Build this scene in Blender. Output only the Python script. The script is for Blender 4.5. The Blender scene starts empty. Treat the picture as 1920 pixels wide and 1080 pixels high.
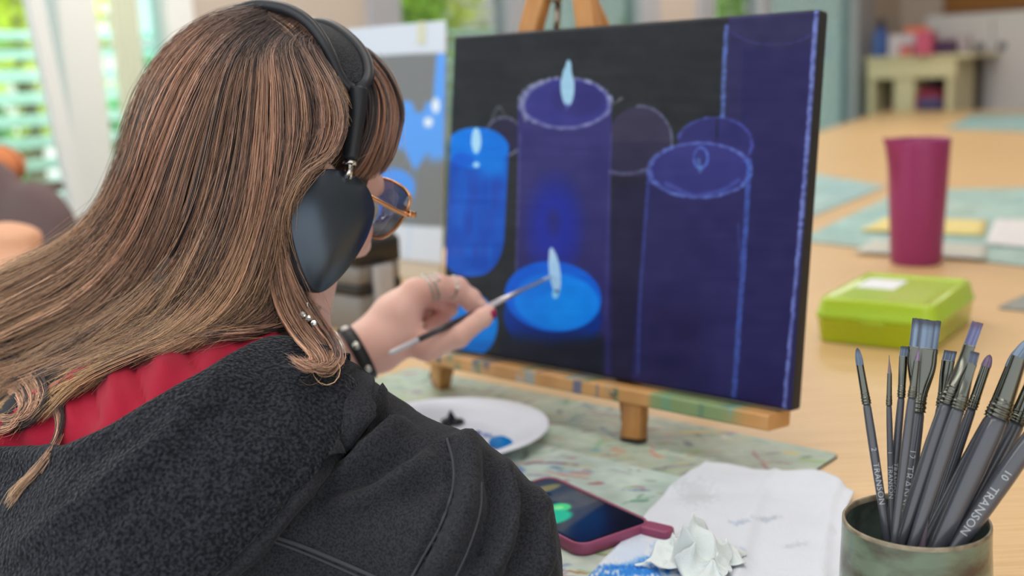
import bpy, bmesh, math, random
import numpy as np
from mathutils import Vector
from mathutils.bvhtree import BVHTree

# ------------------------------------------------------------------ camera, world, sun, fill lamps, exposure
SC = bpy.context.scene
COL = SC.collection
FPX, PITCH, ROLL = 2100.0, 0.1912, 0.0437
CAM = np.array([0.0, 0.0, 1.16])
CF = np.array([0, math.cos(PITCH), -math.sin(PITCH)])
_R = np.array([1.0, 0, 0]); _U = np.array([0, math.sin(PITCH), math.cos(PITCH)])
CR = _R * math.cos(ROLL) - _U * math.sin(ROLL)
CU = _U * math.cos(ROLL) + _R * math.sin(ROLL)

cd = bpy.data.cameras.new('camera')
cam = bpy.data.objects.new('camera', cd); COL.objects.link(cam)
from mathutils import Matrix
cam.matrix_world = Matrix(((CR[0], CU[0], -CF[0], CAM[0]), (CR[1], CU[1], -CF[1], CAM[1]),
                           (CR[2], CU[2], -CF[2], CAM[2]), (0, 0, 0, 1)))
cd.sensor_width = 36.0; cd.lens = FPX / 1920 * 36.0
cd.clip_start = 0.02; cd.clip_end = 200
cd.dof.use_dof = True; cd.dof.focus_distance = 0.83; cd.dof.aperture_fstop = 3.9
SC.camera = cam

w = bpy.data.worlds.new('sky'); SC.world = w; w.use_nodes = True
nt = w.node_tree; nt.nodes.clear()
wo = nt.nodes.new('ShaderNodeOutputWorld'); wb = nt.nodes.new('ShaderNodeBackground')
tc = nt.nodes.new('ShaderNodeTexCoord'); sp = nt.nodes.new('ShaderNodeSeparateXYZ'); cr = nt.nodes.new('ShaderNodeValToRGB')
nt.links.new(tc.outputs['Generated'], sp.inputs[0]); nt.links.new(sp.outputs['Z'], cr.inputs[0])
cr.color_ramp.elements[0].position = 0.0; cr.color_ramp.elements[0].color = (0.93, 0.94, 0.92, 1)
cr.color_ramp.elements[1].position = 0.8; cr.color_ramp.elements[1].color = (0.74, 0.86, 1.0, 1)
nt.links.new(cr.outputs[0], wb.inputs[0]); wb.inputs[1].default_value = 1.75
nt.links.new(wb.outputs[0], wo.inputs[0])

YAW = -0.7308                                   # the room and the table stand askew to the lens
UV_U = np.array([math.cos(YAW), math.sin(YAW), 0.0]); UV_V = np.array([-UV_U[1], UV_U[0], 0.0])
def W(u, v, z): return UV_U * u + UV_V * v + np.array([0, 0, z])

sd = bpy.data.lights.new('sun', 'SUN'); sd.energy = 11.0; sd.angle = 0.25; sd.color = (1.0, 0.96, 0.86)
so = bpy.data.objects.new('sun', sd); COL.objects.link(so)
so.rotation_euler = Vector(-(UV_U * 0.50 + UV_V * -0.15 + np.array([0, 0, 0.85]))).to_track_quat('-Z', 'Y').to_euler()

def fill_panel(u, v, e):  # unseen area lamp added under the ceiling as fill light
    ld = bpy.data.lights.new('fill_panel', 'AREA'); ld.shape = 'RECTANGLE'; ld.size = 1.5; ld.size_y = 0.6; ld.energy = e
    ld.color = (1.0, 0.97, 0.93)
    lo = bpy.data.objects.new('fill_panel', ld); COL.objects.link(lo); lo.location = W(u, v, 2.75)
    lo.rotation_euler = (0, 0, YAW)
for (u, v) in ((-2.2, 1.2), (-0.3, 1.0), (-2.2, 4.0), (-0.3, 4.0), (-2.2, 6.8), (-0.3, -1.0), (-2.0, -1.0), (-0.3, 7.5), (-3.2, 2.4), (-3.2, 5.6)):
    fill_panel(u, v, 15 if u > -3 else 28)  # stronger pair added to brighten the window wall and curtain

vs = SC.view_settings
vs.view_transform = 'Standard'; vs.look = 'None'; vs.gamma = 1.0; vs.use_curve_mapping = False
SC.display_settings.display_device = 'sRGB'
vs.exposure = -0.12
SC.cycles.use_denoising = True
SC.cycles.max_bounces = 8; SC.cycles.transparent_max_bounces = 16

# ------------------------------------------------------------------ helpers
rng = np.random.default_rng(7)
def unit(a): a = np.asarray(a, float); return a / np.linalg.norm(a)
def ray(x, y): return CF + CR * ((x - 960) / FPX) - CU * ((y - 540) / FPX)
def P(x, y, d): return CAM + ray(x, y) * d
def PA(a):                                       # (N,3) array of x, y, depth -> world
    a = np.asarray(a, float)
    return CAM + (CF[None] + CR[None] * ((a[:, 0:1] - 960) / FPX) - CU[None] * ((a[:, 1:2] - 540) / FPX)) * a[:, 2:3]
def T(x, y, z=0.74):
    r = ray(x, y); return CAM + r * ((z - CAM[2]) / r[2])
def hit_plane(x, y, p0, n):
    r = ray(x, y); return CAM + r * (np.dot(np.asarray(p0) - CAM, n) / np.dot(r, n))
def px(p):
    p = np.atleast_2d(np.asarray(p, float)) - CAM
    d = p @ CF
    return 960 + FPX * (p @ CR) / d, 540 - FPX * (p @ CU) / d, d
def lin(c):
    c = np.asarray(c, float) / 255.0
    return np.where(c <= 0.04045, c / 12.92, ((c + 0.055) / 1.055) ** 2.4)
def L(r, g, b): return tuple(lin((r, g, b))) + (1.0,)
def sstep(x, a, b):
    t = np.clip((np.asarray(x, float) - a) / (b - a), 0, 1); return t * t * (3 - 2 * t)

def link(name, me, m=None, parent=None):
    o = bpy.data.objects.new(name, me); COL.objects.link(o)
    if m is not None: me.materials.append(m)
    if parent is not None: o.parent = parent
    return o
def npmesh(name, v, f, smooth=True, col=None):
    """v (N,3); f (M,k) array or a list of index lists"""
    me = bpy.data.meshes.new(name)
    v = np.ascontiguousarray(v, np.float32)
    if isinstance(f, np.ndarray) and f.ndim == 2:
        m, k = f.shape
        me.vertices.add(len(v)); me.vertices.foreach_set('co', v.ravel())
        me.loops.add(m * k); me.loops.foreach_set('vertex_index', np.ascontiguousarray(f, np.int32).ravel())
        me.polygons.add(m); me.polygons.foreach_set('loop_start', np.arange(0, m * k, k, dtype=np.int32))
        me.polygons.foreach_set('loop_total', np.full(m, k, np.int32))
        me.update(calc_edges=True); me.validate()
    else:
        me.from_pydata([tuple(a) for a in v], [], [list(map(int, a)) for a in f]); me.update()
    if smooth: me.polygons.foreach_set('use_smooth', np.ones(len(me.polygons), bool))
    if col is not None:
        c = np.ones((len(v), 4), np.float32); c[:, :3] = np.asarray(col)[:, :3]
        a = me.color_attributes.new('Col', 'FLOAT_COLOR', 'POINT'); a.data.foreach_set('color', c.ravel())
    return me
def add(name, v, f, m, parent=None, smooth=True, col=None): return link(name, npmesh(name, v, f, smooth, col), m, parent)
class MB:                                        # collects pieces of one mesh
    def __init__(s): s.v = []; s.f = []; s.c = []; s.n = 0
    def put(s, v, f, c=None):
        v = np.asarray(v, float); s.v.append(v); s.f.extend([[i + s.n for i in q] for q in f]); s.n += len(v)
        s.c.append(np.tile(np.asarray(c if c is not None else (1, 1, 1), float)[:3], (len(v), 1)))
        return s
    def build(s, name, m, parent=None, smooth=True, color=False):
        return add(name, np.concatenate(s.v), s.f, m, parent, smooth, np.concatenate(s.c) if color else None)
def thing(name, label, cat, loc=(0, 0, 0), group=None):
    o = bpy.data.objects.new(name, None); COL.objects.link(o); o.location = tuple(float(a) for a in loc); o.empty_display_size = 0.02
    return tag(o, label, cat, group)
def tag(o, label, cat, group=None):
    o['label'] = label; o['category'] = cat
    if group: o['group'] = group
    return o
def structure(o): o['kind'] = 'structure'; return o
def settle(root):                                 # meshes are written in world space; keep them there under a moved Empty
    bpy.context.view_layer.update()
    for c in root.children_recursive:
        if c.parent is root: c.matrix_parent_inverse = root.matrix_world.inverted()
    return root

def frame_of(t, ref=(0, 0, 1)):
    t = unit(t); r = np.asarray(ref, float)
    if abs(np.dot(t, r)) > 0.95: r = np.array([1.0, 0, 0])
    a = unit(np.cross(t, r)); return a, np.cross(t, a)
def spline(pts, n):                               # Catmull-Rom through pts (any dimension), n samples
    p = np.asarray(pts, float); k = len(p)
    q = np.vstack([2 * p[0] - p[1], p, 2 * p[-1] - p[-2]])
    t = np.linspace(0, k - 1, n); i = np.minimum(t.astype(int), k - 2); u = (t - i)[:, None]
    a, b, c, d = q[i], q[i + 1], q[i + 2], q[i + 3]
    return 0.5 * (2 * b + (c - a) * u + (2 * a - 5 * b + 4 * c - d) * u ** 2 + (3 * b - a - 3 * c + d) * u ** 3)
def cspline(pts, m):                              # closed Catmull-Rom, m samples per span
    p = np.asarray(pts, float); k = len(p); q = np.vstack([p[-1:], p, p[:2]]); return spline(q, (k + 2) * m + 1)[m:m + k * m]
def tube(pts, rad, n=10, closed=False, caps=True, flat=None):
    p = np.asarray(pts, float); k = len(p); rad = np.broadcast_to(np.asarray(rad, float), (k,))
    tg = np.gradient(p, axis=0) if not closed else np.roll(p, -1, 0) - np.roll(p, 1, 0)
    tg /= np.linalg.norm(tg, axis=1, keepdims=True) + 1e-12
    a, b = frame_of(tg[0]); v = []
    for i in range(k):
        a = unit(a - tg[i] * np.dot(a, tg[i])); b = np.cross(tg[i], a)
        for j in range(n):
            an = 2 * math.pi * j / n; v.append(p[i] + (a * math.cos(an) + b * math.sin(an)) * rad[i])
    f = []
    for i in range(k if closed else k - 1):
        i2 = (i + 1) % k
        for j in range(n):
            j2 = (j + 1) % n; f.append([i * n + j, i * n + j2, i2 * n + j2, i2 * n + j])
    if caps and not closed:
        f.append(list(range(n))[::-1]); f.append([(k - 1) * n + j for j in range(n)])
    return np.array(v), f
def lathe(prof, n=32, c=(0, 0, 0), axis=None, caps=True):
    """prof: list of (radius, height); open at both ends unless radius 0"""
    c = np.asarray(c, float); v = []; f = []
    ax = np.array([0, 0, 1.0]) if axis is None else unit(axis)
    a, b = frame_of(ax); k = len(prof)
    for r, h in prof:
        for j in range(n):
            an = 2 * math.pi * j / n; v.append(c + ax * h + (a * math.cos(an) + b * math.sin(an)) * r)
    for i in range(k - 1):
        for j in range(n):
            j2 = (j + 1) % n; f.append([i * n + j, i * n + j2, (i + 1) * n + j2, (i + 1) * n + j])
    if caps and prof[0][0] > 0: f.append(list(range(n))[::-1])
    if caps and prof[-1][0] > 0: f.append([(k - 1) * n + j for j in range(n)])
    return np.array(v), f
def box(c, ax, ay, az, hx, hy, hz, bev=0.0, seg=2):
    """rounded box about c with half sizes along three axes"""
    bm = bmesh.new(); bmesh.ops.create_cube(bm, size=2)
    for q in bm.verts: q.co = Vector((q.co.x * hx, q.co.y * hy, q.co.z * hz))
    if bev > 0: bmesh.ops.bevel(bm, geom=bm.edges[:], offset=bev, segments=seg, profile=0.5, affect='EDGES')
    bm.verts.ensure_lookup_table()
    l = np.array([q.co[:] for q in bm.verts]); f = [[q.index for q in p.verts] for p in bm.faces]; bm.free()
    return np.asarray(c, float) + l[:, 0:1] * np.asarray(ax)[None] + l[:, 1:2] * np.asarray(ay)[None] + l[:, 2:3] * np.asarray(az)[None], f
X, Y, Z = np.eye(3)
def slab(poly, z0, z1, bev=0.0):
    """plan polygon (counter-clockwise) extruded from z0 to z1"""
    n = len(poly); v = [(a[0], a[1], z0) for a in poly] + [(a[0], a[1], z1) for a in poly]
    f = [list(range(n))[::-1], list(range(n, 2 * n))] + [[i, (i + 1) % n, n + (i + 1) % n, n + i] for i in range(n)]
    return np.array(v, float), f
def grid_faces(nu, nv):
    i, j = np.meshgrid(np.arange(nu - 1), np.arange(nv - 1), indexing='ij'); a = (i * nv + j).ravel()
    return np.stack([a, a + nv, a + nv + 1, a + 1], 1)
def flat_mesh_smooth(o, ang=40):
    o.data.set_sharp_from_angle(angle=math.radians(ang)); return o

# surface nets over a signed distance field
def snet(fn, lo, hi, h):
    lo = np.asarray(lo, float); n = np.ceil((np.asarray(hi) - lo) / h).astype(int) + 1
    gx, gy, gz = [lo[i] + np.arange(n[i]) * h for i in range(3)]
    S = np.empty(n, np.float32); yz = np.stack(np.meshgrid(gy, gz, indexing='ij'), -1).reshape(-1, 2)
    st = max(1, int(400000 / len(yz)))
    for i in range(0, n[0], st):
        xs = gx[i:i + st]; p = np.empty((len(xs), len(yz), 3)); p[:, :, 0] = xs[:, None]; p[:, :, 1:] = yz[None]
        S[i:i + st] = fn(p.reshape(-1, 3)).reshape(len(xs), n[1], n[2])
    neg = S < 0
    cnt = np.zeros(n - 1, np.int8); off = [(a, b, c) for a in (0, 1) for b in (0, 1) for c in (0, 1)]
    for a, b, c in off: cnt += neg[a:n[0] - 1 + a, b:n[1] - 1 + b, c:n[2] - 1 + c]
    act = np.argwhere((cnt > 0) & (cnt < 8)); idx = np.full(n - 1, -1, np.int64); idx[tuple(act.T)] = np.arange(len(act))
    acc = np.zeros((len(act), 3)); m = np.zeros((len(act), 1))
    for o1 in off:
        for ax in range(3):
            if o1[ax]: continue
            o2 = list(o1); o2[ax] = 1
            va = S[tuple((act + o1).T)].astype(float); vb = S[tuple((act + o2).T)].astype(float); k = (va < 0) != (vb < 0)
            t = np.where(k, va / np.where(k, va - vb, 1), 0); q = np.tile(np.array(o1, float), (len(act), 1)); q[:, ax] = t
            acc += q * k[:, None]; m += k[:, None]
    V = lo + (act + acc / m) * h
    F = []
    for ax in range(3):
        s0 = [slice(None)] * 3; s1 = [slice(None)] * 3; s0[ax] = slice(0, n[ax] - 1); s1[ax] = slice(1, n[ax])
        ed = np.argwhere(neg[tuple(s0)] != neg[tuple(s1)])
        b, c = [(1, 2), (2, 0), (0, 1)][ax]
        ed = ed[(ed[:, b] > 0) & (ed[:, c] > 0) & (ed[:, b] < n[b] - 1) & (ed[:, c] < n[c] - 1)]
        fl = neg[tuple(ed.T)]
        db = np.zeros(3, int); db[b] = 1; dc = np.zeros(3, int); dc[c] = 1
        q = np.stack([idx[tuple((ed - db - dc).T)], idx[tuple((ed - dc).T)], idx[tuple(ed.T)], idx[tuple((ed - db).T)]], 1)
        q = np.where(fl[:, None], q, q[:, ::-1]); F.append(q)
    return V, np.concatenate(F)
def relax(V, F, it=2, k=0.5):
    for _ in range(it):
        acc = np.zeros_like(V); c = np.zeros(len(V))
        for a in range(4):
            b = (a + 1) % 4
            np.add.at(acc, F[:, a], V[F[:, b]]); np.add.at(acc, F[:, b], V[F[:, a]])
            np.add.at(c, F[:, a], 1); np.add.at(c, F[:, b], 1)
        V = V + (acc / c[:, None] - V) * k
    return V
def vnormals(V, F):
    fn = np.cross(V[F[:, 2]] - V[F[:, 0]], V[F[:, 3]] - V[F[:, 1]]); N = np.zeros_like(V)
    for a in range(4): np.add.at(N, F[:, a], fn)
    return N / (np.linalg.norm(N, axis=1, keepdims=True) + 1e-12)
def cone(p, a, b, ra, rb):
    a = np.asarray(a, float); ab = np.asarray(b, float) - a; t = np.clip((p - a) @ ab / np.dot(ab, ab), 0, 1)
    return np.linalg.norm(p - a - t[:, None] * ab, axis=1) - (ra + (rb - ra) * t)
def ellip(p, c, axes, r):
    q = (p - np.asarray(c)) @ np.asarray(axes).T; r = np.asarray(r)
    k0 = np.linalg.norm(q / r, axis=1); k1 = np.linalg.norm(q / r ** 2, axis=1) + 1e-9; return k0 * (k0 - 1) / k1
def smin(a, b, k): h = np.clip(0.5 + 0.5 * (b - a) / k, 0, 1); return b + (a - b) * h - k * h * (1 - h)

# distance in the picture-plane chart of a vertex to a drawn crease
def seg_dist(x, y, pl):
    pl = np.asarray(pl, float); best = np.full(len(x), 1e9); par = np.zeros(len(x)); n = len(pl) - 1
    for i in range(n):
        a = pl[i]; d = pl[i + 1] - a; t = np.clip(((x - a[0]) * d[0] + (y - a[1]) * d[1]) / (d @ d), 0, 1)
        q = np.hypot(x - a[0] - t * d[0], y - a[1] - t * d[1]); k = q < best
        best = np.where(k, q, best); par = np.where(k, (i + t) / n, par)
    return best, par

def vnoise(p, seed=0):                            # smooth value noise in 3D, about -1..1
    p = np.asarray(p, float); i = np.floor(p).astype(np.int64); f = p - i; u = f * f * (3 - 2 * f); r = 0
    def hsh(a, b, c):
        h = (a * 374761393 + b * 668265263 + c * 2147483647 + seed * 1442695041) & 0x7fffffff
        h = ((h ^ (h >> 13)) * 1274126177) & 0x7fffffff; return ((h ^ (h >> 16)) & 0xffff) / 32767.5 - 1
    for a in (0, 1):
        for b in (0, 1):
            for c in (0, 1):
                wgt = (u[:, 0] if a else 1 - u[:, 0]) * (u[:, 1] if b else 1 - u[:, 1]) * (u[:, 2] if c else 1 - u[:, 2])
                r = r + wgt * hsh(i[:, 0] + a, i[:, 1] + b, i[:, 2] + c)
    return r

# ------------------------------------------------------------------ materials
def mat(name, col=(200, 200, 200), rough=0.5, metal=0.0, spec=0.5, vcol=False, noise=None, bump=None, sss=0.0, sheen=0.0,
        trans=0.0, coat=0.0, emit=0.0, ior=1.45, alpha=1.0, wave=None, aniso=None, sss_scale=0.006):
    m = bpy.data.materials.new(name); m.use_nodes = True; t = m.node_tree; b = t.nodes['Principled BSDF']; N = t.nodes.new; K = t.links.new
    base = lin(col)
    b.inputs['Base Color'].default_value = tuple(base) + (1,); b.inputs['Roughness'].default_value = rough
    b.inputs['Metallic'].default_value = metal; b.inputs['Specular IOR Level'].default_value = spec; b.inputs['IOR'].default_value = ior
    b.inputs['Transmission Weight'].default_value = trans; b.inputs['Coat Weight'].default_value = coat; b.inputs['Alpha'].default_value = alpha
    if sss: b.inputs['Subsurface Weight'].default_value = sss; b.inputs['Subsurface Scale'].default_value = sss_scale; b.inputs['Subsurface Radius'].default_value = (1, .35, .2)
    if sheen: b.inputs['Sheen Weight'].default_value = sheen; b.inputs['Sheen Roughness'].default_value = 0.4
    co = N('ShaderNodeTexCoord'); src = None
    if vcol:
        a = N('ShaderNodeVertexColor'); a.layer_name = 'Col'; src = a.outputs['Color']
    if noise:                                     # (second colour, scale, detail, contrast-low, contrast-high[, stretch xyz])
        n = N('ShaderNodeTexNoise'); n.inputs['Scale'].default_value = noise[1]; n.inputs['Detail'].default_value = noise[2]
        vec = co.outputs['Object']
        if len(noise) > 5:
            mp = N('ShaderNodeMapping'); mp.inputs['Scale'].default_value = noise[5]; mp.inputs['Rotation'].default_value = (0, 0, noise[6] if len(noise) > 6 else 0); K(vec, mp.inputs[0]); vec = mp.outputs[0]
        K(vec, n.inputs['Vector'])
        rp = N('ShaderNodeValToRGB'); rp.color_ramp.elements[0].position = noise[3]; rp.color_ramp.elements[1].position = noise[4]
        K(n.outputs[0], rp.inputs[0]); mx = N('ShaderNodeMix'); mx.data_type = 'RGBA'; K(rp.outputs[0], mx.inputs[0])
        if src is not None: K(src, mx.inputs[6])
        else: mx.inputs[6].default_value = tuple(base) + (1,)
        mx.inputs[7].default_value = tuple(lin(noise[0])) + (1,); src = mx.outputs[2]
    if src is not None: K(src, b.inputs['Base Color'])
    if emit:
        if src is not None: K(src, b.inputs['Emission Color'])
        else: b.inputs['Emission Color'].default_value = tuple(base) + (1,)
        b.inputs['Emission Strength'].default_value = emit
    if bump:                                      # (kind, scale, strength, distance[, stretch])
        kind, s_, st, di = bump[:4]
        vec = co.outputs['Object']
        if len(bump) > 4:
            mp = N('ShaderNodeMapping'); mp.inputs['Scale'].default_value = bump[4]; mp.inputs['Rotation'].default_value = (0, 0, bump[5] if len(bump) > 5 else 0); K(vec, mp.inputs[0]); vec = mp.outputs[0]
        if kind == 'voronoi':
            n = N('ShaderNodeTexVoronoi'); n.feature = 'SMOOTH_F1'; n.inputs['Scale'].default_value = s_
        else:
            n = N('ShaderNodeTexNoise'); n.inputs['Scale'].default_value = s_; n.inputs['Detail'].default_value = 3
        K(vec, n.inputs['Vector']); bp = N('ShaderNodeBump'); bp.inputs['Strength'].default_value = st; bp.inputs['Distance'].default_value = di
        K(n.outputs[0], bp.inputs['Height']); K(bp.outputs[0], b.inputs['Normal'])
    return m
def glass(name, tint=(245, 250, 250), gloss=0.12, rough=0.02):
    m = bpy.data.materials.new(name); m.use_nodes = True; t = m.node_tree; t.nodes.clear(); N = t.nodes.new; K = t.links.new
    o = N('ShaderNodeOutputMaterial'); a = N('ShaderNodeBsdfTransparent'); a.inputs[0].default_value = tuple(lin(tint)) + (1,)
    g = N('ShaderNodeBsdfGlossy'); g.inputs['Roughness'].default_value = rough
    f = N('ShaderNodeFresnel'); f.inputs[0].default_value = 1.45
    ad = N('ShaderNodeMath'); ad.operation = 'MULTIPLY_ADD'; ad.inputs[1].default_value = 0.8; ad.inputs[2].default_value = gloss * 0.3
    K(f.outputs[0], ad.inputs[0]); mx = N('ShaderNodeMixShader'); K(ad.outputs[0], mx.inputs[0]); K(a.outputs[0], mx.inputs[1]); K(g.outputs[0], mx.inputs[2]); K(mx.outputs[0], o.inputs[0])
    return m
# ================================================================== the room
M_floor = mat('vinyl_floor', (150, 146, 140), 0.45, noise=((130, 126, 120), 30, 4, .35, .7))
M_wallb = mat('beige_paint', (205, 192, 180), 0.75, bump=('noise', 180, .08, .002))
M_wallw = mat('white_paint', (214, 212, 214), 0.6)
M_grey = mat('grey_frame', (176, 178, 186), 0.45)
M_white = mat('white_frame', (248, 250, 248), 0.4)
M_glass = glass('window_glass', (250, 254, 252), 0.1)
M_teal = glass('teal_glass', (232, 250, 246), 0.15)
WU, WV = -4.0, 9.6                                # window wall and far wall
structure(add('floor', *slab([W(-4.1, -2, 0), W(3.4, -2, 0), W(3.4, 9.7, 0), W(-4.1, 9.7, 0)], -0.05, 0.0), M_floor, smooth=False))
structure(add('ceiling', *slab([W(-4.1, -2.2, 0), W(3.4, -2.2, 0), W(3.4, 9.75, 0), W(-4.1, 9.75, 0)], 2.8, 2.86), M_wallw, smooth=False))
def wall_v(pxx, y=20):                            # where a column of the picture meets the window wall
    return float(np.dot(hit_plane(pxx, y, W(WU, 0, 0), UV_U), UV_V))
def ubox(u0, u1, v0, v1, z0, z1, bev=0.0):
    return box(W((u0 + u1) / 2, (v0 + v1) / 2, (z0 + z1) / 2), UV_U, UV_V, Z, abs(u1 - u0) / 2, abs(v1 - v0) / 2, abs(z1 - z0) / 2, bev)
# far wall and its lower white part
structure(add('wall_back', *ubox(-4.1, 3.4, WV, WV + .1, 0, 2.8), M_wallb, smooth=False))
structure(add('wall_right', *ubox(3.4, 3.5, 0.6, WV + .1, 0, 2.8), M_wallb, smooth=False))  # unseen side wall, added part-length to darken the ear cup's reflection
# window wall: solid stretches between the openings (columns read along the wall)
c_post0, c_post1 = wall_v(335, 60), wall_v(402, 60)
c_w1a, c_w1b = wall_v(716), wall_v(1215)
c_w2a, c_w2b = wall_v(1320), wall_v(1618)
mw = MB()
mw.put(*ubox(WU - .14, WU, c_post0, c_w1a, 0, 2.8))
mw.put(*ubox(WU - .14, WU, c_w1b, c_w2a, 0, 2.8))
mw.put(*ubox(WU - .14, WU, c_w2b, WV + .1, 0, 2.8))
mw.put(*ubox(WU - .14, WU, -2, WV, 2.35, 2.8))
structure(mw.build('wall_left', M_wallb, smooth=False))
structure(add('baseboard_left', *ubox(WU, WU + .015, c_post0, c_w1a, 0, .1), M_grey, smooth=False))

def window(name, v0, v1, mull, zb=0.0, side=0.06, frame_m=None, panes=None):
    """frame with upright mullions and one pane object per light"""
    root = bpy.data.objects.new(name, None); COL.objects.link(root); structure(root); root.location = W(WU, (v0 + v1) / 2, zb)
    fm = frame_m or M_white; cs = [v0] + list(mull) + [v1]
    f = MB(); f.put(*ubox(WU - .10, WU + .02, v0, v1, zb, zb + .09)); f.put(*ubox(WU - .10, WU + .02, v0, v1, 2.27, 2.35)); f.build('window_frame', fm, root, smooth=False)
    for i, c in enumerate(cs):
        s = side if isinstance(side, (int, float)) else side[i]
        add('mullion', *ubox(WU - .10, WU + .03, c - s, c + s, zb, 2.35, .008), fm, root, smooth=False)
    for i in range(len(cs) - 1):
        add('pane', *ubox(WU - .045, WU - .035, cs[i], cs[i + 1], zb + .08, 2.28), (panes[i] if panes else M_glass), root, smooth=False)
    return settle(root)
# glazed door on the left: leaf swung a little open, so its stile leans across the view
va, vb = wall_v(-260, 60), c_post0
mA, mB = wall_v(116, 150), wall_v(190, 150)
window('window_1', va - .9, vb, [(mA + mB) / 2, wall_v(248, 100)], side=(.05, (mB - mA) / 2, .02, .06), panes=[M_glass, M_glass, M_teal])
window('window_2', c_w1a, c_w1b, [wall_v(966)], side=(.10, .05, .09), frame_m=M_grey, panes=[M_glass, M_teal])
window('window_3', c_w2a, c_w2b, [wall_v(1432)], side=(.10, .05, .16), frame_m=M_grey, panes=[M_glass, M_teal])
# open door leaf
dr = bpy.data.objects.new('door_1', None); COL.objects.link(dr); structure(dr)
h0 = hit_plane(116, 200, W(WU + .16, 0, 0), UV_U); h0[2] = 0
dirn = unit(UV_V * -1 + UV_U * 0.06); nrm = np.cross(dirn, Z); dr.location = h0
lean = unit(Z - UV_V * 0.10)
def dbox(s0, s1, z0, z1, t=.022, up=lean):
    c = h0 + lean * -1.16 + Z * 1.16 + dirn * (s0 + s1) / 2 + up * (z0 + z1) / 2
    return box(c, unit(dirn - up * (dirn @ up)), nrm, up, abs(s1 - s0) / 2, t, abs(z1 - z0) / 2, .004)
for s0, s1 in ((0, .058), (.80, .90)): add('stile', *dbox(s0, s1, .02, 2.1), M_white, dr, smooth=False)
for z0, z1 in ((.02, .24), (2.0, 2.1)): add('rail', *dbox(.11, .80, z0, z1), M_white, dr, smooth=False)
add('pane', *dbox(.10, .81, .2, 2.02, .004), M_glass, dr, smooth=False)
settle(dr)
# pale drawn blind beside the door
M_cur = mat('cream_curtain', (252, 250, 238), 0.8)
_t = M_cur.node_tree; _tr = _t.nodes.new('ShaderNodeBsdfTranslucent'); _tr.inputs[0].default_value = L(254, 251, 232); _mx = _t.nodes.new('ShaderNodeMixShader'); _mx.inputs[0].default_value = .7
_t.links.new(_t.nodes['Principled BSDF'].outputs[0], _mx.inputs[1]); _t.links.new(_tr.outputs[0], _mx.inputs[2]); _t.links.new(_mx.outputs[0], _t.nodes['Material Output'].inputs[0])
cv = []; n = 60
v0, v1 = wall_v(188, 100), wall_v(244, 100)
for i in range(n):
    s = i / (n - 1)
    for zz in np.linspace(.03, 2.25, 8): cv.append(W(WU + .10 + .008 * math.sin(s * 30), v0 + (v1 - v0) * s, zz))
cur = add('curtain', np.array(cv), grid_faces(n, 8), M_cur)
tag(cur, 'cream curtain hanging beside the bright glazed door', 'curtain')

# ------------------------------------------------------------------ outside: deck, slatted railing, trees
M_deck = mat('deck', (140, 160, 152), 0.7, noise=((110, 132, 126), 8, 3, .4, .6))
M_slat = mat('painted_slats', (172, 214, 204), 0.5)
structure(add('ground', *slab([W(-16, -9, 0), W(-4.15, -9, 0), W(-4.15, 18, 0), W(-16, 18, 0)], -0.3, -0.06), M_deck, smooth=False))
rl = thing('balcony_railing', 'pale green slatted railing outside the glazed door', 'railing', W(-5.3, 1.5, -.06))
for k in range(13):
    z = .08 + k * .105
    add('slat', *box(W(-5.3, 2.2, z), UV_U, UV_V, Z, .012, 5.0, .030, .004), M_slat, rl, smooth=False)
for k in range(7):
    add('post', *box(W(-5.36, -2.6 + k * 1.6, .66), UV_U, UV_V, Z, .03, .03, .72, .004), M_slat, rl, smooth=False)
add('handrail', *box(W(-5.3, 2.2, 1.42), UV_U, UV_V, Z, .04, 5.0, .022, .006), M_slat, rl, smooth=False)
settle(rl)
M_bark = mat('bark', (96, 84, 66), 0.9, bump=('noise', 40, .5, .02))
def tree(i, u, v, h, r, col, label):
    root = thing('garden_tree' if h > 2 else 'garden_shrub', label, 'tree' if h > 2 else 'shrub', W(u, v, -.06), 'garden trees and shrubs beyond the railing')
    if h > 2:
        tp, tf = tube(spline([W(u, v, -.1), W(u + .05, v, h * .4), W(u - .05, v + .1, h * .75)], 8), np.linspace(.12, .04, 8), 8); add('trunk', tp, tf, M_bark, root)
    n = 1500; d = rng.normal(size=(n, 3)); d /= np.linalg.norm(d, axis=1, keepdims=True); d *= (rng.random((n, 1)) ** .4)
    c = W(u, v, h * .62) + d * np.array([r, r, h * .5 if h < 2 else h * .42])
    a = rng.normal(size=(n, 3)); a /= np.linalg.norm(a, axis=1, keepdims=True); b = np.cross(a, rng.normal(size=(n, 3))); b /= np.linalg.norm(b, axis=1, keepdims=True)
    s = rng.uniform(.05, .12, (n, 1)); q = np.stack([c - a * s, c + b * s * .5, c + a * s, c - b * s * .5], 1).reshape(-1, 3)
    base = lin(col); cc = base[None] * rng.uniform(.7, 1.7, (n, 1)) + rng.uniform(0, .14, (n, 1)) * np.array([.8, 1, .1])
    add('foliage', q, np.arange(4 * n).reshape(n, 4), M_leaf, root, False, np.repeat(cc, 4, 0))['kind'] = 'stuff'
    settle(root)
M_leaf = mat('leaves', (120, 160, 60), 0.35, vcol=True)
_t = M_leaf.node_tree; _tr = _t.nodes.new('ShaderNodeBsdfTranslucent'); _mx = _t.nodes.new('ShaderNodeMixShader'); _mx.inputs[0].default_value = .45
_at = [n for n in _t.nodes if n.type == 'VERTEX_COLOR'][0]; _t.links.new(_at.outputs[0], _tr.inputs[0])
_t.links.new(_t.nodes['Principled BSDF'].outputs[0], _mx.inputs[1]); _t.links.new(_tr.outputs[0], _mx.inputs[2]); _t.links.new(_mx.outputs[0], _t.nodes['Material Output'].inputs[0])
tree(0, -7.7, 2.7, 2.5, .75, (150, 200, 70), 'bright green tree outside left of the leaning door stile')
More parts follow.
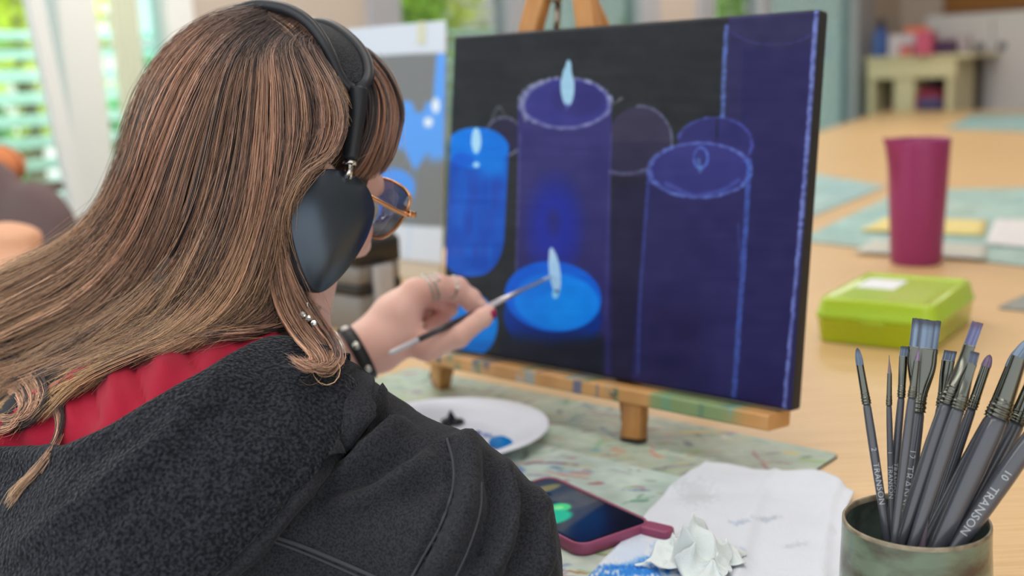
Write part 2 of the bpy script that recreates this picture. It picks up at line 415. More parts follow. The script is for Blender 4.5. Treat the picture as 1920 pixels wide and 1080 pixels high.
tree(1, -9.5, 4.5, 3.2, .9, (196, 206, 84), 'yellowing tree further off behind the slatted railing')
tree(2, -6.0, 3.7, 1.2, .5, (96, 170, 120), 'low green shrub behind the slatted railing')
tree(3, -7.0, 6.3, 2.6, .62, (150, 190, 70), 'sunlit yellow green tree at the left of the middle window')
tree(4, -8.6, 8.2, 3.0, .8, (196, 206, 110), 'pale leafy tree further off seen through the middle window')
for k, (u, v) in enumerate(((-6.1, 1.0), (-6.1, 2.2), (-6.2, 5.2))):
    tree(6 + k, u, v, 1.25, .55, (70, 130, 80), ['dark green clipped shrub at the left behind the slatted railing', 'dark green clipped shrub nearest the door behind the railing', 'dark green clipped shrub farther along behind the railing'][k])
tree(5, -7.4, 11.6, 2.4, .8, (130, 180, 110), 'pale green tree seen through the far window')

# ------------------------------------------------------------------ far end of the room
M_cab = mat('white_laminate', (222, 220, 222), 0.4)
M_knob = mat('grey_knob', (150, 150, 156), 0.35, 0.6)
M_cork = mat('cork', (172, 122, 66), 0.85, noise=((150, 104, 54), 60, 4, .3, .7))
def on_far(x, y, v=WV - .02): return hit_plane(x, y, W(0, v, 0), UV_V)
cu0 = float(np.dot(on_far(1768, 100), UV_U))
cab = thing('storage_cabinet', 'long white cabinet with grey knobs against the far wall', 'cabinet', W(cu0 + 1.5, WV - .25, 0))
zt = float(on_far(1840, 24, WV - .45)[2])
add('body', *ubox(cu0, cu0 + 3.2, WV - .42, WV - .02, 0.08, zt, .004), M_cab, cab, smooth=False)
for k in range(6):
    a = cu0 + .02 + k * .53
    dd = add('door', *ubox(a, a + .515, WV - .445, WV - .42, .12, zt - .04, .006), M_cab, cab, smooth=False)
    kn = add('knob', *lathe([(.0, .0), (.03, .0), (.035, .02), (.02, .035), (0, .04)], 12, W(a + (.44 if k % 2 == 0 else .07), WV - .445, zt - .26), -UV_V), M_knob, cab)
settle(cab)
nb = thing('notice_board', 'brown cork notice board above the white cabinet', 'board', W(cu0 + 1.5, WV - .02, zt + .1))
add('panel', *ubox(cu0 + .02, cu0 + 3.1, WV - .03, WV - .005, zt + .04, zt + 1.0, .003), M_cork, nb, smooth=False)
fr = MB(); M_oakd = mat('brown_frame', (150, 104, 60), 0.5)
for a in ((cu0, cu0 + 3.12, zt + .02, zt + .06), (cu0, cu0 + 3.12, zt + .98, zt + 1.02), (cu0, cu0 + .04, zt + .06, zt + .98), (cu0 + 3.08, cu0 + 3.12, zt + .06, zt + .98)):
    fr.put(*ubox(a[0], a[1], WV - .04, WV - .002, a[2], a[3], .003))
fr.build('frame', M_oakd, nb, smooth=False); settle(nb)

# cream desk in the far corner with bits and pieces on it
M_cream = mat('cream_laminate', (222, 212, 172), 0.5)
dv = WV - 1.08
dz = float(hit_plane(1720, 104, W(0, dv, 0), UV_V)[2])
du0, du1 = float(np.dot(hit_plane(1622, 110, W(0, dv, 0), UV_U * 0 + UV_V), UV_U)), float(np.dot(hit_plane(1822, 110, W(0, dv, 0), UV_V), UV_U))
dk = thing('corner_desk', 'cream desk with open knee spaces in the far corner', 'desk', W((du0 + du1) / 2, dv + .3, 0))
add('top', *ubox(du0, du1, dv, dv + .6, dz - .03, dz, .004), M_cream, dk, smooth=False)
add('front_rail', *ubox(du0 + .01, du1 - .12, dv + .02, dv + .05, dz - .17, dz - .03, .003), M_cream, dk, smooth=False)
for a in (du0 + .01, du0 + .22, du0 + .62):
    add('leg', *ubox(a, a + (.05 if a != du0 + .22 else .16), dv + .04, dv + .5, 0, dz - .03, .003), M_cream, dk, smooth=False)
add('knee_shade', *ubox(du0 + .02, du1 - .1, dv + .52, dv + .54, .1, dz - .03), mat('painted_knee_shade', (92, 82, 80), .7), dk, smooth=False)  # dark sheet added to give the knee spaces their shade
settle(dk)
def at_desk(x, y0, dvv=.2): return hit_plane(x, y0, W(0, dv + dvv, 0), UV_V)
def far_bottle(x, ytop, r, col, label, name='spray_bottle', capcol=None):
    b = at_desk(x, 100); b[2] = dz; top = at_desk(x, ytop); h = top[2] - dz
    root = thing(name, label, 'bottle', b)
    add('body', *lathe([(0, 0), (r * .95, 0), (r, .01), (r, h * .55), (r * .8, h * .68), (r * .4, h * .76), (r * .38, h * .8), (0, h * .8)], 20, b), mat(name, col, .35), root)
    add('cap', *lathe([(0, h * .79), (r * .48, h * .79), (r * .46, h), (0, h)], 16, b), mat(name + '_cap', capcol or col, .4), root)
    settle(root)
far_bottle(1651, 36, .062, (66, 96, 168), 'blue bottle with dark cap on the cream desk', 'glue_bottle', (52, 52, 74))
def far_box(x, y0, wd, dp, hh, col, label, name, rz=0.2, dvv=.2, col2=None, cat='box', z0=None):
    b = at_desk(x, 100, dvv); b[2] = dz if z0 is None else z0
    a1 = UV_U * math.cos(rz) + UV_V * math.sin(rz); a2 = np.cross(Z, a1)
    root = thing(name, label, cat, b)
    add('carton', *box(b + Z * hh / 2, a1, a2, Z, wd / 2, dp / 2, hh / 2, .006), mat(name, col, .55), root, smooth=False)
    add('flap', *box(b + Z * (hh + .002), a1, a2, Z, wd / 2.06, dp / 2.06, .003, .001), mat(name + '_top', col2 or col, .55), root, smooth=False)
    settle(root); return b
bb = far_box(1708, 90, .30, .22, .16, (214, 206, 214), 'white carton in the middle of the cream desk', 'paper_carton', dvv=.25)
far_box(1700, 100, .10, .05, .075, (214, 112, 112), 'small red box before the white carton', 'red_packet', rz=-.1, dvv=.06)
far_box(1716, 60, .17, .16, .05, (232, 128, 98), 'orange packet lying on top of the white carton', 'orange_packet', rz=.5, dvv=.25, z0=dz + .165)
far_box(1736, 80, .12, .16, .17, (206, 92, 124), 'crimson box beside the white carton', 'crimson_packet', rz=.1, dvv=.03)
far_box(1774, 90, .13, .12, .10, (84, 60, 92), 'dark purple box near the right end of the cream desk', 'purple_packet', rz=-.1, dvv=.08)
far_box(1790, 70, .20, .16, .13, (206, 196, 204), 'pale grey box at the right end of the cream desk', 'grey_packet', rz=.1, dvv=.38, col2=(200, 150, 150))
# bag under the desk
M_bagr = mat('red_nylon', (150, 54, 78), .6); M_bagb = mat('blue_nylon', (84, 76, 120), .6)
bc = hit_plane(1728, 182, W(0, dv + .2, 0), UV_V); bz = bc[2]
bag = thing('sports_bag', 'red and blue bag on a stool under the cream desk', 'bag', (bc[0], bc[1], 0))
Vb, Fb = snet(lambda p: smin(ellip(p, bc - Z * .06, [UV_U, UV_V, Z], (.24, .14, .12)), ellip(p, bc + UV_U * .08 - Z * .02, [UV_U, UV_V, Z], (.12, .12, .10)), .05), bc - .35, bc + .3, .02)
add('shell', Vb, Fb, M_bagr, bag)
add('pocket', *box(bc + UV_U * .12 - UV_V * .13 - Z * .05, UV_U, UV_V, Z, .09, .03, .05, .02, 3), M_bagb, bag)
hv_, hf_ = tube(spline([bc + UV_U * -.12 + Z * .05, bc + UV_U * -.06 + Z * .15, bc + UV_U * .06 + Z * .15, bc + UV_U * .12 + Z * .06], 16), .012, 8); add('handle', hv_, hf_, M_bagb, bag)
settle(bag)
st = thing('low_stool', 'low dark stool under the cream desk holding the bag', 'stool', (bc[0], bc[1], 0))
M_dkwood = mat('dark_wood', (84, 66, 58), .6)
add('seat', *box(np.array([bc[0], bc[1], bz - .205]), UV_U, UV_V, Z, .24, .16, .02, .006), M_dkwood, st, smooth=False)
for a in (-1, 1):
    for b in (-1, 1): add('leg', *box(np.array([bc[0], bc[1], (bz - .225) / 2]) + UV_U * a * .2 + UV_V * b * .12, UV_U, UV_V, Z, .018, .018, (bz - .225) / 2, .003), M_dkwood, st, smooth=False)
settle(st)

# ================================================================== tables
M_wood = mat('beech_laminate', (226, 190, 140), 0.36, noise=((212, 172, 120), 9, 5, .35, .72, (1.2, 26, 1), -YAW), bump=('noise', 30, .05, .001, (1.5, 60, 1), -YAW), spec=.45)
M_leg = mat('grey_steel', (140, 142, 146), .4, .7)
NEAR_V = 0.60
def table(name, poly, label, legs, edge=.028):
    root = thing(name, label, 'table', (sum(p[0] for p in poly) / len(poly), sum(p[1] for p in poly) / len(poly), 0))
    o = add('tabletop', *slab(poly, .74 - edge, .74), M_wood, root, smooth=False)
    bv = o.modifiers.new('edge', 'BEVEL'); bv.width = .003; bv.segments = 2
    ap = MB()
    for (u, v) in legs: add('leg', *box(W(u, v, (.74 - edge) / 2), UV_U, UV_V, Z, .025, .025, (.74 - edge) / 2, .004), M_leg, root, smooth=False)
    (u0, v0), (u1, v1) = legs[0], legs[2]
    for a in ((u0, u1, v0 - .012, v0 + .012), (u0, u1, v1 - .012, v1 + .012), (u0 - .012, u0 + .012, v0, v1), (u1 - .012, u1 + .012, v0, v1)): ap.put(*ubox(a[0], a[1], a[2], a[3], .65, .74 - edge))
    ap.build('apron', M_leg, root, smooth=False)
    return settle(root)
e0 = T(700, 515); e1 = T(1600, 226); eu0, ev0 = e0 @ UV_U, e0 @ UV_V; eu1, ev1 = e1 @ UV_U, e1 @ UV_V
def left_u(v): return eu0 + (eu1 - eu0) * (v - ev0) / (ev1 - ev0)
M1, M2 = 2.95, 5.4
table('work_table', [W(-1.62, NEAR_V, 0), W(1.0, NEAR_V, 0), W(1.0, M1, 0), W(left_u(M1), M1, 0)], 'pale beech table the easel and mats stand on', [(-1.5, NEAR_V + .1), (.9, NEAR_V + .1), (.9, M1 - .1), (-1.7, M1 - .1)])
table('work_table', [W(left_u(M1), M1 + .003, 0), W(1.0, M1 + .003, 0), W(1.0, M2, 0), W(left_u(M2), M2, 0)], 'middle beech table beyond the magenta jug', [(-1.9, M1 + .1), (.9, M1 + .1), (.9, M2 - .1), (-2.4, M2 - .1)])
table('work_table', [W(left_u(M2), M2 + .003, 0), W(1.0, M2 + .003, 0), W(1.0, 8.35, 0), W(left_u(8.35), 8.35, 0)], 'farthest beech table before the cream desk', [(-2.5, M2 + .1), (.9, M2 + .1), (.9, 8.2), (-3.1, 8.2)])
# ================================================================== mats
M_mat = mat('painted_vinyl', vcol=True, rough=0.42, bump=('noise', 400, .15, .0006))
M_matedge = mat('dark_felt', (84, 88, 84), .8)
PAINTS = [(60, 90, 170), (40, 120, 80), (150, 60, 80), (214, 180, 60), (90, 150, 160), (180, 120, 70), (110, 70, 120), (236, 236, 230), (60, 70, 70), (130, 170, 90), (200, 110, 90)]
def splatter(p2, base, n, r, fine=1.0, tone=None):
    """p2 (N,2) in metres; coloured strokes over a mottled base"""
    base = np.asarray(base, float); q = np.c_[p2, np.zeros(len(p2))]
    c = base[None] + (vnoise(q * 14, 3)[:, None] * 12 + vnoise(q * 45, 4)[:, None] * 10 + vnoise(q * 110, 14)[:, None] * 8) + vnoise(q * 9, 8)[:, None] * np.array([-8, 2, 6.])
    lo, hi = p2.min(0), p2.max(0)
    for k in range(n):
        a = r.uniform(lo, hi); an = r.uniform(0, math.pi) if r.random() < .4 else r.normal(.45, .35); ln = r.exponential(.016) + .003; wd = r.uniform(.0008, .003) * (2.2 if r.random() < .1 else 1)
        d = np.array([math.cos(an), math.sin(an)]); s = p2 - a; x = s @ d; y = s @ np.array([-d[1], d[0]]) + .2 * x * x / ln * r.normal() + vnoise(q * 120, k)[:] * .0016
        k_ = np.clip(1.2 - np.hypot(np.maximum(np.abs(x) - ln / 2, 0), y) / wd, 0, 1)
        col = np.array(PAINTS[r.integers(len(PAINTS))] if tone is None or r.random() < .4 else tone[r.integers(len(tone))], float)
        k_ = np.clip(k_ * 2, 0, 1) * r.uniform(.2, .75); c += (col - c) * k_[:, None]
    return lin(np.clip(c, 5, 250))
def paint_mat(quad, z, label, base, n, seed, step=.004, thick=.002, tone=None, name='painting_mat', rnd=.012):
    """quad: four plan corners, in order; a thin coloured sheet on a dark backing"""
    quad = [np.asarray(a)[:2] for a in quad]; r = np.random.default_rng(seed)
    l1 = np.linalg.norm(quad[1] - quad[0]); l2 = np.linalg.norm(quad[3] - quad[0]); nu, nv = max(8, int(l1 / step)), max(8, int(l2 / step))
    s, t = np.meshgrid(np.linspace(0, 1, nu), np.linspace(0, 1, nv), indexing='ij'); s = s.ravel()[:, None]; t = t.ravel()[:, None]
    # rounded corners: pull grid points inside the corner circles
    x = s * l1; y = t * l2; cx = np.clip(x, rnd, l1 - rnd); cy = np.clip(y, rnd, l2 - rnd); dx, dy = x - cx, y - cy; m = np.maximum(np.abs(dx), np.abs(dy)); h = np.hypot(dx, dy) + 1e-9
    k = np.where((np.abs(dx) > 0) & (np.abs(dy) > 0), m / h, 1); s = (cx + dx * k) / l1; t = (cy + dy * k) / l2
    p = quad[0] * (1 - s) * (1 - t) + quad[1] * s * (1 - t) + quad[2] * s * t + quad[3] * (1 - s) * t
    v = np.c_[p, np.full(len(p), z + thick)]
    c = (quad[0] + quad[2]) / 2
    root = thing(name, label, 'mat', (c[0], c[1], z))
    top = add('printed_face', v, grid_faces(nu, nv), M_mat, root, True, splatter(np.c_[x, y], base, n, r, tone=tone))
    i = np.arange(nu * nv).reshape(nu, nv); rim = np.r_[i[:, 0], i[-1, 1:], i[-2::-1, -1], i[0, -2:0:-1]]
    rv = v[rim]; out = rv[:, :2] - c; out /= np.linalg.norm(out, axis=1, keepdims=True); e = rv.copy(); e[:, :2] += out * .0012; b = e.copy(); b[:, 2] = z + .0003; n_ = len(rim)
    vv = np.vstack([rv - [0, 0, .00005], e - [0, 0, .0004], b]); ff = []
    for a in range(2):
        for j in range(n_): ff.append([a * n_ + j, a * n_ + (j + 1) % n_, (a + 1) * n_ + (j + 1) % n_, (a + 1) * n_ + j])
    ff.append(list(range(2 * n_, 3 * n_)))
    add('backing', vv, ff, M_matedge, root, False)
    settle(root); return root
paint_mat([W(-1.17, .76, 0), W(-.503, .76, 0), W(-.507, 1.08, 0), W(-1.17, 1.08, 0)], .7402, 'paint-spattered pale green mat under the easel feet', (176, 186, 168), 520, 11, step=.003)
paint_mat([W(-1.20, .608, 0), W(-.43, .608, 0), W(-.45, .922, 0), W(-1.20, .915, 0)], .7424, 'paint-spattered pale mat under the phone and paper plate', (192, 206, 196), 380, 23, step=.003)
TT = lambda *a: T(*a)
teal = [(120, 170, 190), (150, 190, 180), (110, 160, 150), (220, 220, 200)]
paint_mat([T(1400, 345), T(1512, 412), T(1662, 350), T(1525, 326)], .7402, 'teal mat on the tables beyond the right edge of the canvas', (158, 192, 192), 40, 5, step=.012, tone=teal)
paint_mat([T(1496, 452), T(1985, 508), T(1960, 352), T(1690, 358)], .7402, 'large pale teal mat behind the magenta jug', (164, 198, 192), 60, 6, step=.012, tone=teal)
paint_mat([T(1772, 242), T(1990, 250), T(1960, 214), T(1826, 215)], .7402, 'farthest teal mat on the last table', (150, 186, 186), 40, 9, step=.02, tone=teal)
paint_mat([T(1868, 579), T(1990, 592), T(1990, 545), T(1925, 553)], .7402, 'grey mat corner right of the green pencil box', (150, 152, 148), 20, 12, step=.006)
M_pap = mat('paper', (236, 232, 226), .7)
def sheet_on(quad, z, col, label, name='paper_sheet', seed=1):
    r = np.random.default_rng(seed); q = [np.asarray(a)[:2] for a in quad]; n = 14
    s, t = np.meshgrid(np.linspace(0, 1, n), np.linspace(0, 1, n), indexing='ij'); s = s.ravel()[:, None]; t = t.ravel()[:, None]
    p = q[0] * (1 - s) * (1 - t) + q[1] * s * (1 - t) + q[2] * s * t + q[3] * (1 - s) * t
    v = np.c_[p, z + .003 + .002 * vnoise(np.c_[p * 9, np.zeros(len(p))], seed)]
    o = add(name, v, grid_faces(n, n), mat(name, col, .7)); o.modifiers.new('thick', 'SOLIDIFY').thickness = .0008
    return tag(o, label, 'paper')
sheet_on([T(1612, 438), T(1845, 446), T(1850, 418), T(1660, 412)], .744, (232, 214, 140), 'yellow paper lying on the pale teal mat', 'yellow_paper', 2)
sheet_on([T(1848, 462), T(1990, 474), T(1975, 418), T(1868, 414)], .744, (226, 224, 226), 'white paper lying right of the yellow paper', 'white_paper', 3)
sheet_on([T(1600, 478), T(1850, 492), T(1850, 466), T(1640, 456)], .744, (206, 206, 196), 'grey white paper lying in front of the yellow paper', 'grey_paper', 4)

# ================================================================== canvas
CB = np.array([-0.0977, 1.4439, 1.16 - .3554]); CA_ = np.array([math.cos(YAW), math.sin(YAW), 0]); TILT = .134
CBK = np.array([-CA_[1], CA_[0], 0]); CUP = CBK * math.sin(TILT) + Z * math.cos(TILT); CN = np.cross(CA_, CUP)  # CN faces the painter
CWD, CHT, CTH = .508, .406, .02
def ell(x, y, cx, cy, rx, ry, rot=0):
    c, s = math.cos(rot), math.sin(rot); dx, dy = x - cx, y - cy; return np.hypot((dx * c + dy * s) / rx, (-dx * s + dy * c) / ry)
def painting(x, y):
    nz = vnoise(np.c_[x / 26, y / 26, 0 * x], 5); nf = vnoise(np.c_[x / 7, y / 7, 0 * x], 6); nst = vnoise(np.c_[x / 90, y / 9, 0 * x], 9)
    c = np.tile(np.array([46, 49, 55.]), (len(x), 1)) + (nz * 4 + nst * 4 + nf * 1.5)[:, None]
    def lay(k, col, tex=4.0): 
        nonlocal c
        k = np.clip(k, 0, 1)[:, None]; c = c + (np.array(col, float) + (nz * tex + nst * tex * .7)[:, None] - c) * k
    ed = lambda v, s: np.clip(v * s + .5, 0, 1)
    stroke = lambda pl, wd, col, al=1.0, rough=.5: lay(ed(wd - seg_dist(x, y, spline(pl, 30))[0] + nf * rough, .5) * al * (.8 + .2 * nf), col, 2)
    ring = lambda cx, cy, rx, ry, wd, col, al=1.0, rot=0, lo=-9, hi=9: lay(ed(wd - np.abs(ell(x, y, cx, cy, rx, ry, rot) - 1) * min(rx, ry) * 1.15 + nf * .8, .5) * al * (np.arctan2(y - cy, x - cx) > lo) * (np.arctan2(y - cy, x - cx) < hi) * (.75 + .35 * nf), col, 2)
    # dark violet ground on the right
    lay(ed(x - 1142 + (y - 500) * .05, .2) * ed(y - 330, .02), (43, 40, 74))
    lay(ed(x - 1215 + (y - 540) * .03, .4) * ed(y - 330, .4), (48, 45, 96))
    lay(ed(y - 690 - (x - 1100) * .1, .02) * ed(x - 1130, .2), (36, 33, 70))
    # tall candle at the right edge
    lay(ed(x - 1365 + (y - 60) * .03, .5) * ed(y - 22, .5), (54, 52, 98))
    lay(ed(x - 1385 + (y - 330) * .03, .5) * ed(y - 85, .05) * (y < 900), (48, 45, 98))
    lay(ed(1 - ell(x, y, 1452, 50, 88, 42), 9) * .8, (54, 52, 92))
    ring(1450, 40, 86, 44, 1.4, (70, 72, 150), .6, lo=.2, hi=2.9)
    # rear round candles
    lay(ed(1 - ell(x, y, 1200, 265, 60, 66), 30), (66, 61, 88)); lay(ed(60 - np.abs(x - 1200), .5) * ed(y - 265, 1) * ed(330 - y, .3), (58, 54, 84))
    lay(ed(1 - ell(x, y, 1340, 272, 70, 52), 30), (56, 54, 116))
    lay(ed(1 - ell(x, y, 945, 256, 34, 36), 20), (50, 47, 78)); ring(945, 256, 34, 36, 2.2, (142, 148, 176), .8)
    stroke([(922, 225), (935, 200), (950, 222)], 2, (110, 116, 128), .7)
    # tall middle candle
    lay(ed(88 - np.abs(x - 1059 + (y - 200) * .01), .4) * ed(y - 195, 1), (62, 58, 122))
    lay(ed(88 - np.abs(x - 1059), .4) * ed(y - 440, .006) * .55, (50, 46, 108)); 
    lay(ed(1 - ell(x, y, 1060, 193, 84, 47), 40), (64, 64, 142)); lay(ed(1 - ell(x, y, 1085, 185, 50, 32), 3), (58, 56, 128))
    ring(1060, 193, 84, 47, 3.2, (160, 166, 206), .85); stroke([(985, 225), (982, 190), (1000, 165), (1030, 150)], 3.5, (150, 156, 180), .7)
    lay(ed(1 - ell(x, y, 1064, 160, 13, 39, -.02) - .1 * (y < 150) * np.abs(x - 1064) / 8, 8), (164, 204, 230)); lay(ed(1 - ell(x, y, 1066, 128, 5.5, 16), 4), (164, 204, 230))
    stroke([(1064, 196), (1062, 206)], 3, (84, 92, 170), .8)
    lay(np.clip(1.25 - ell(x, y, 1040, 420, 52, 88), 0, .8) * 1.4, (38, 52, 164)); lay(np.clip(1.2 - ell(x, y, 1038, 418, 15, 28), 0, .7) * 1.3, (50, 50, 122)); lay(ed(1 - ell(x, y, 1036, 460, 46, 56), 2) * .35, (40, 52, 168))
    stroke([(975, 250), (970, 420), (966, 560)], 2, (110, 112, 160), .5); stroke([(1146, 250), (1140, 420), (1136, 600)], 2, (92, 92, 150), .5)
    # sketched lines of the rear candle
    ring(1200, 265, 60, 66, 2.6, (132, 138, 172), .7, lo=-1.7, hi=.6); stroke([(1143, 322), (1180, 326), (1216, 316)], 3, (116, 122, 160), .7); stroke([(1150, 195), (1166, 184)], 2.2, (150, 154, 170), .6)
    # right front candle
    lay(ed(93 - np.abs(x - 1306 + (y - 320) * .075), .4) * ed(y - 320, .6), (52, 49, 104))
    lay(ed(60 - np.abs(x - 1290 + (y - 320) * .075), .02) * ed(y - 560, .01) * .6, (42, 38, 84))
    lay(ed(1 - ell(x, y, 1312, 319, 94, 50), 40), (62, 62, 132)); ring(1312, 319, 95, 51, 3.0, (104, 124, 200), .9); stroke([(1250, 345), (1300, 366), (1350, 358), (1385, 338)], 4, (92, 108, 188), .6)
    ring(1340, 270, 70, 50, 2.6, (88, 100, 188), .7, lo=-3.0, hi=.6); stroke([(1345, 225), (1344, 262)], 3, (38, 40, 80), .8)
    ring(1314, 296, 13, 19, 2.2, (96, 124, 208), .95); stroke([(1310, 300), (1312, 322)], 3, (100, 140, 190), .7)
    stroke([(1362, 50), (1358, 130), (1355, 218)], 4.2, (104, 126, 204), .9); stroke([(1216, 330), (1208, 450), (1200, 560), (1196, 700)], 2.6, (74, 92, 164), .7)
    stroke([(1405, 300), (1396, 460), (1386, 600), (1376, 742)], 5.0, (82, 110, 192), .85); stroke([(1384, 420), (1387, 480), (1384, 520)], 2, (76, 90, 160), .6)
    stroke([(1530, 20), (1512, 280), (1492, 520), (1470, 764)], 3.4, (138, 156, 224), .85, 1.0)
    # bright left candle
    yy = (y - 440) / 78; wdt = np.where(y > 440, np.sqrt(np.clip(1 - yy * yy, 0, 1)), 1) ** .7
    lay(ed(60 * wdt - np.abs(x - 893 + (y - 300) * .05), .5) * (y > 268) * (y < 519), (28, 92, 196), 9)
    st = vnoise(np.c_[x / 9, y / 60, 0 * x], 21); lay((y > 300) * (y < 480) * ed(50 * wdt - np.abs(x - 893 + (y - 300) * .05), .2) * np.clip(st, 0, 1) * .7, (52, 76, 178)); lay((y > 300) * (y < 515) * ed(48 * wdt - np.abs(x - 893 + (y - 300) * .05), .2) * np.clip(-st, 0, 1) * .6, (22, 112, 214))
    lay(ed(1 - ell(x, y, 893, 278, 60, 39), 30), (4, 130, 232), 6); lay(ed(1 - ell(x, y, 868, 300, 22, 14), 3) * .7, (20, 96, 214)); lay(ed(22 - np.abs(x - 925), .08) * ed(330 - y, .04) * (y > 290), (6, 128, 228))
    lay(ed(1 - ell(x, y, 893, 264, 9, 24), 8), (176, 222, 252)); lay(ed(1 - ell(x, y, 893, 309, 6, 5), 4), (170, 220, 250))
    # tea light being painted
    lay(ed(1 - ell(x, y, 1036, 592, 92, 76, .06), 12) * (y > 560), (6, 62, 156), 7); lay(np.clip(1.05 - ell(x, y, 1036, 628, 86, 44), 0, 1) * 1.5 * (y > 600), (14, 48, 128))
    lay(ed(y - 640 + np.abs(x - 1036) * .12, .04) * ed(98 - np.abs(x - 1036), .1), (34, 38, 58))
    lay(ed(1 - ell(x, y, 1037, 556, 91, 66, .10), 30), (2, 106, 222), 6); lay(ed(1 - ell(x, y, 1044, 566, 80, 53, .10), 10), (4, 144, 246), 6); lay(ed(1 - ell(x, y, 1010, 535, 44, 22, -.4), 2) * .5, (2, 118, 228)); lay(ed(1 - ell(x, y, 1060, 575, 36, 36), 2) * .6, (8, 156, 255))
    lay(ed(1 - ell(x, y, 1040, 510, 10.5, 42, -.12), 8), (176, 214, 248)); lay(ed(1 - ell(x, y, 1035, 478, 5, 14, -.1), 4), (190, 220, 248)); lay(ed(1 - ell(x, y, 1041, 552, 6, 8), 5), (150, 214, 252)); lay(ed(1 - ell(x, y, 1044, 546, 4, 3), 3), (70, 90, 130))
    # lower left candle, half behind the hand
    k = ed(1 - ell(x, y, 876, 610, 57, 62), 20); lay(k, (4, 138, 232), 6); lay(k * ed(y - 640, .1), (6, 120, 214)); lay(k * ed(838 - x, .2), (10, 110, 214))
    return lin(255 * (np.clip(c, 3, 255) / 255) ** 1.14)
M_paint = mat('acrylic_painting', vcol=True, rough=0.5, spec=.2, bump=('noise', 900, .25, .0006))
M_cside = mat('black_gesso', (34, 36, 40), .6, bump=('noise', 1500, .4, .0005))
canvas = thing('painting_canvas', 'stretched canvas painted with blue candles, standing on the easel', 'canvas', CB)
nu, nv = 560, 450
s, t = np.meshgrid(np.linspace(0, CWD, nu), np.linspace(0, CHT, nv), indexing='ij'); s = s.ravel(); t = t.ravel()
V = CB + s[:, None] * CA_ + t[:, None] * CUP
qx, qy, _ = px(V)
dcorner = np.minimum(np.minimum(s, CWD - s), np.minimum(t, CHT - t))
V = V - CN * (.003 * np.clip(1 - dcorner / .004, 0, 1) ** 2)[:, None]
add('painted_front', V, grid_faces(nu, nv), M_paint, canvas, True, painting(qx, qy))
cc = CB + CA_ * CWD / 2 + CUP * CHT / 2 - CN * (CTH / 2 + .0018)
v_, f_ = box(cc, CA_, CUP, CN, CWD / 2 + .0008, CHT / 2 + .0008, CTH / 2, .003, 3); add('wrapped_side', v_, f_, M_cside, canvas)
settle(canvas)

# ================================================================== easel
M_oak = mat('varnished_pine', (196, 142, 84), .45, noise=((166, 112, 60), 40, 4, .35, .7, (1, 1, .08)))
M_oakp = mat('paint_smeared_pine', vcol=True, rough=.5)
M_brass = mat('steel_bolt', (150, 140, 128), .3, .9)
easel = thing('table_easel', 'small wooden table easel holding the painted canvas', 'easel', CB - Z * .06)
EP = CB - CN * (CTH + .0125)                      # plane the legs lie in
def on_leg(x, y): return hit_plane(x, y, EP, CN)
def beam(a, b, wd, th, nrm):
    a, b = np.asarray(a), np.asarray(b); ax = unit(b - a); az = unit(nrm - ax * np.dot(nrm, ax)); ay = np.cross(az, ax)
    return box((a + b) / 2, ax, ay, az, np.linalg.norm(b - a) / 2, wd / 2, th / 2, .0025, 2)
for (fx, tx) in ((828, 1010), (1188, 1098)):
    top = on_leg(tx, 0); mid = on_leg(fx, 700 if fx < 900 else 770); dirl = unit(top - mid); foot = mid + dirl * ((.7432 - mid[2]) / dirl[2]); foot = foot + dirl * .0075
    add('leg', *beam(foot, top + dirl * .05, .028, .018, CN), M_oak, easel)
    add('rubber_foot', *beam(foot - dirl * .003, foot + dirl * .006, .029, .019, CN), mat('rubber', (60, 40, 30), .7), easel)
for (x0_, y0_, x1_, y1_) in ((826, 676, 826, 722), (1192, 752, 1188, 826)):
    a0_ = hit_plane(x0_, y0_, CB + CN * .008, CN); b0_ = T(x1_, y1_, .7435); dd_ = unit(b0_ - a0_)
    add('front_foot', *beam(a0_, b0_, .026, .018, CN), M_oak, easel); add('foot_tip', *beam(b0_ - dd_ * .005, b0_ + dd_ * .0006, .0265, .0185, CN), mat('dark_tip', (70, 46, 32), .7), easel)
apex = on_leg(1054, -60)
rear = apex - CN * .42; rear = np.array([rear[0], rear[1], .7445]); add('rear_leg', *beam(rear, apex - CN * .02, .026, .018, CA_), M_oak, easel)
bx = on_leg(1040, 30); add('bolt', *tube([bx - CUP * .02 - CN * .005, bx + CUP * .018 - CN * .005], .004, 10), M_brass, easel)
add('bolt_head', *lathe([(0, -.003), (.008, -.003), (.008, .004), (0, .004)], 12, bx + CUP * .02, CUP), M_brass, easel)
add('top_block', *box(on_leg(1054, -42) - CN * .01, CA_, CUP, CN, .035, .018, .012, .003), M_oak, easel)
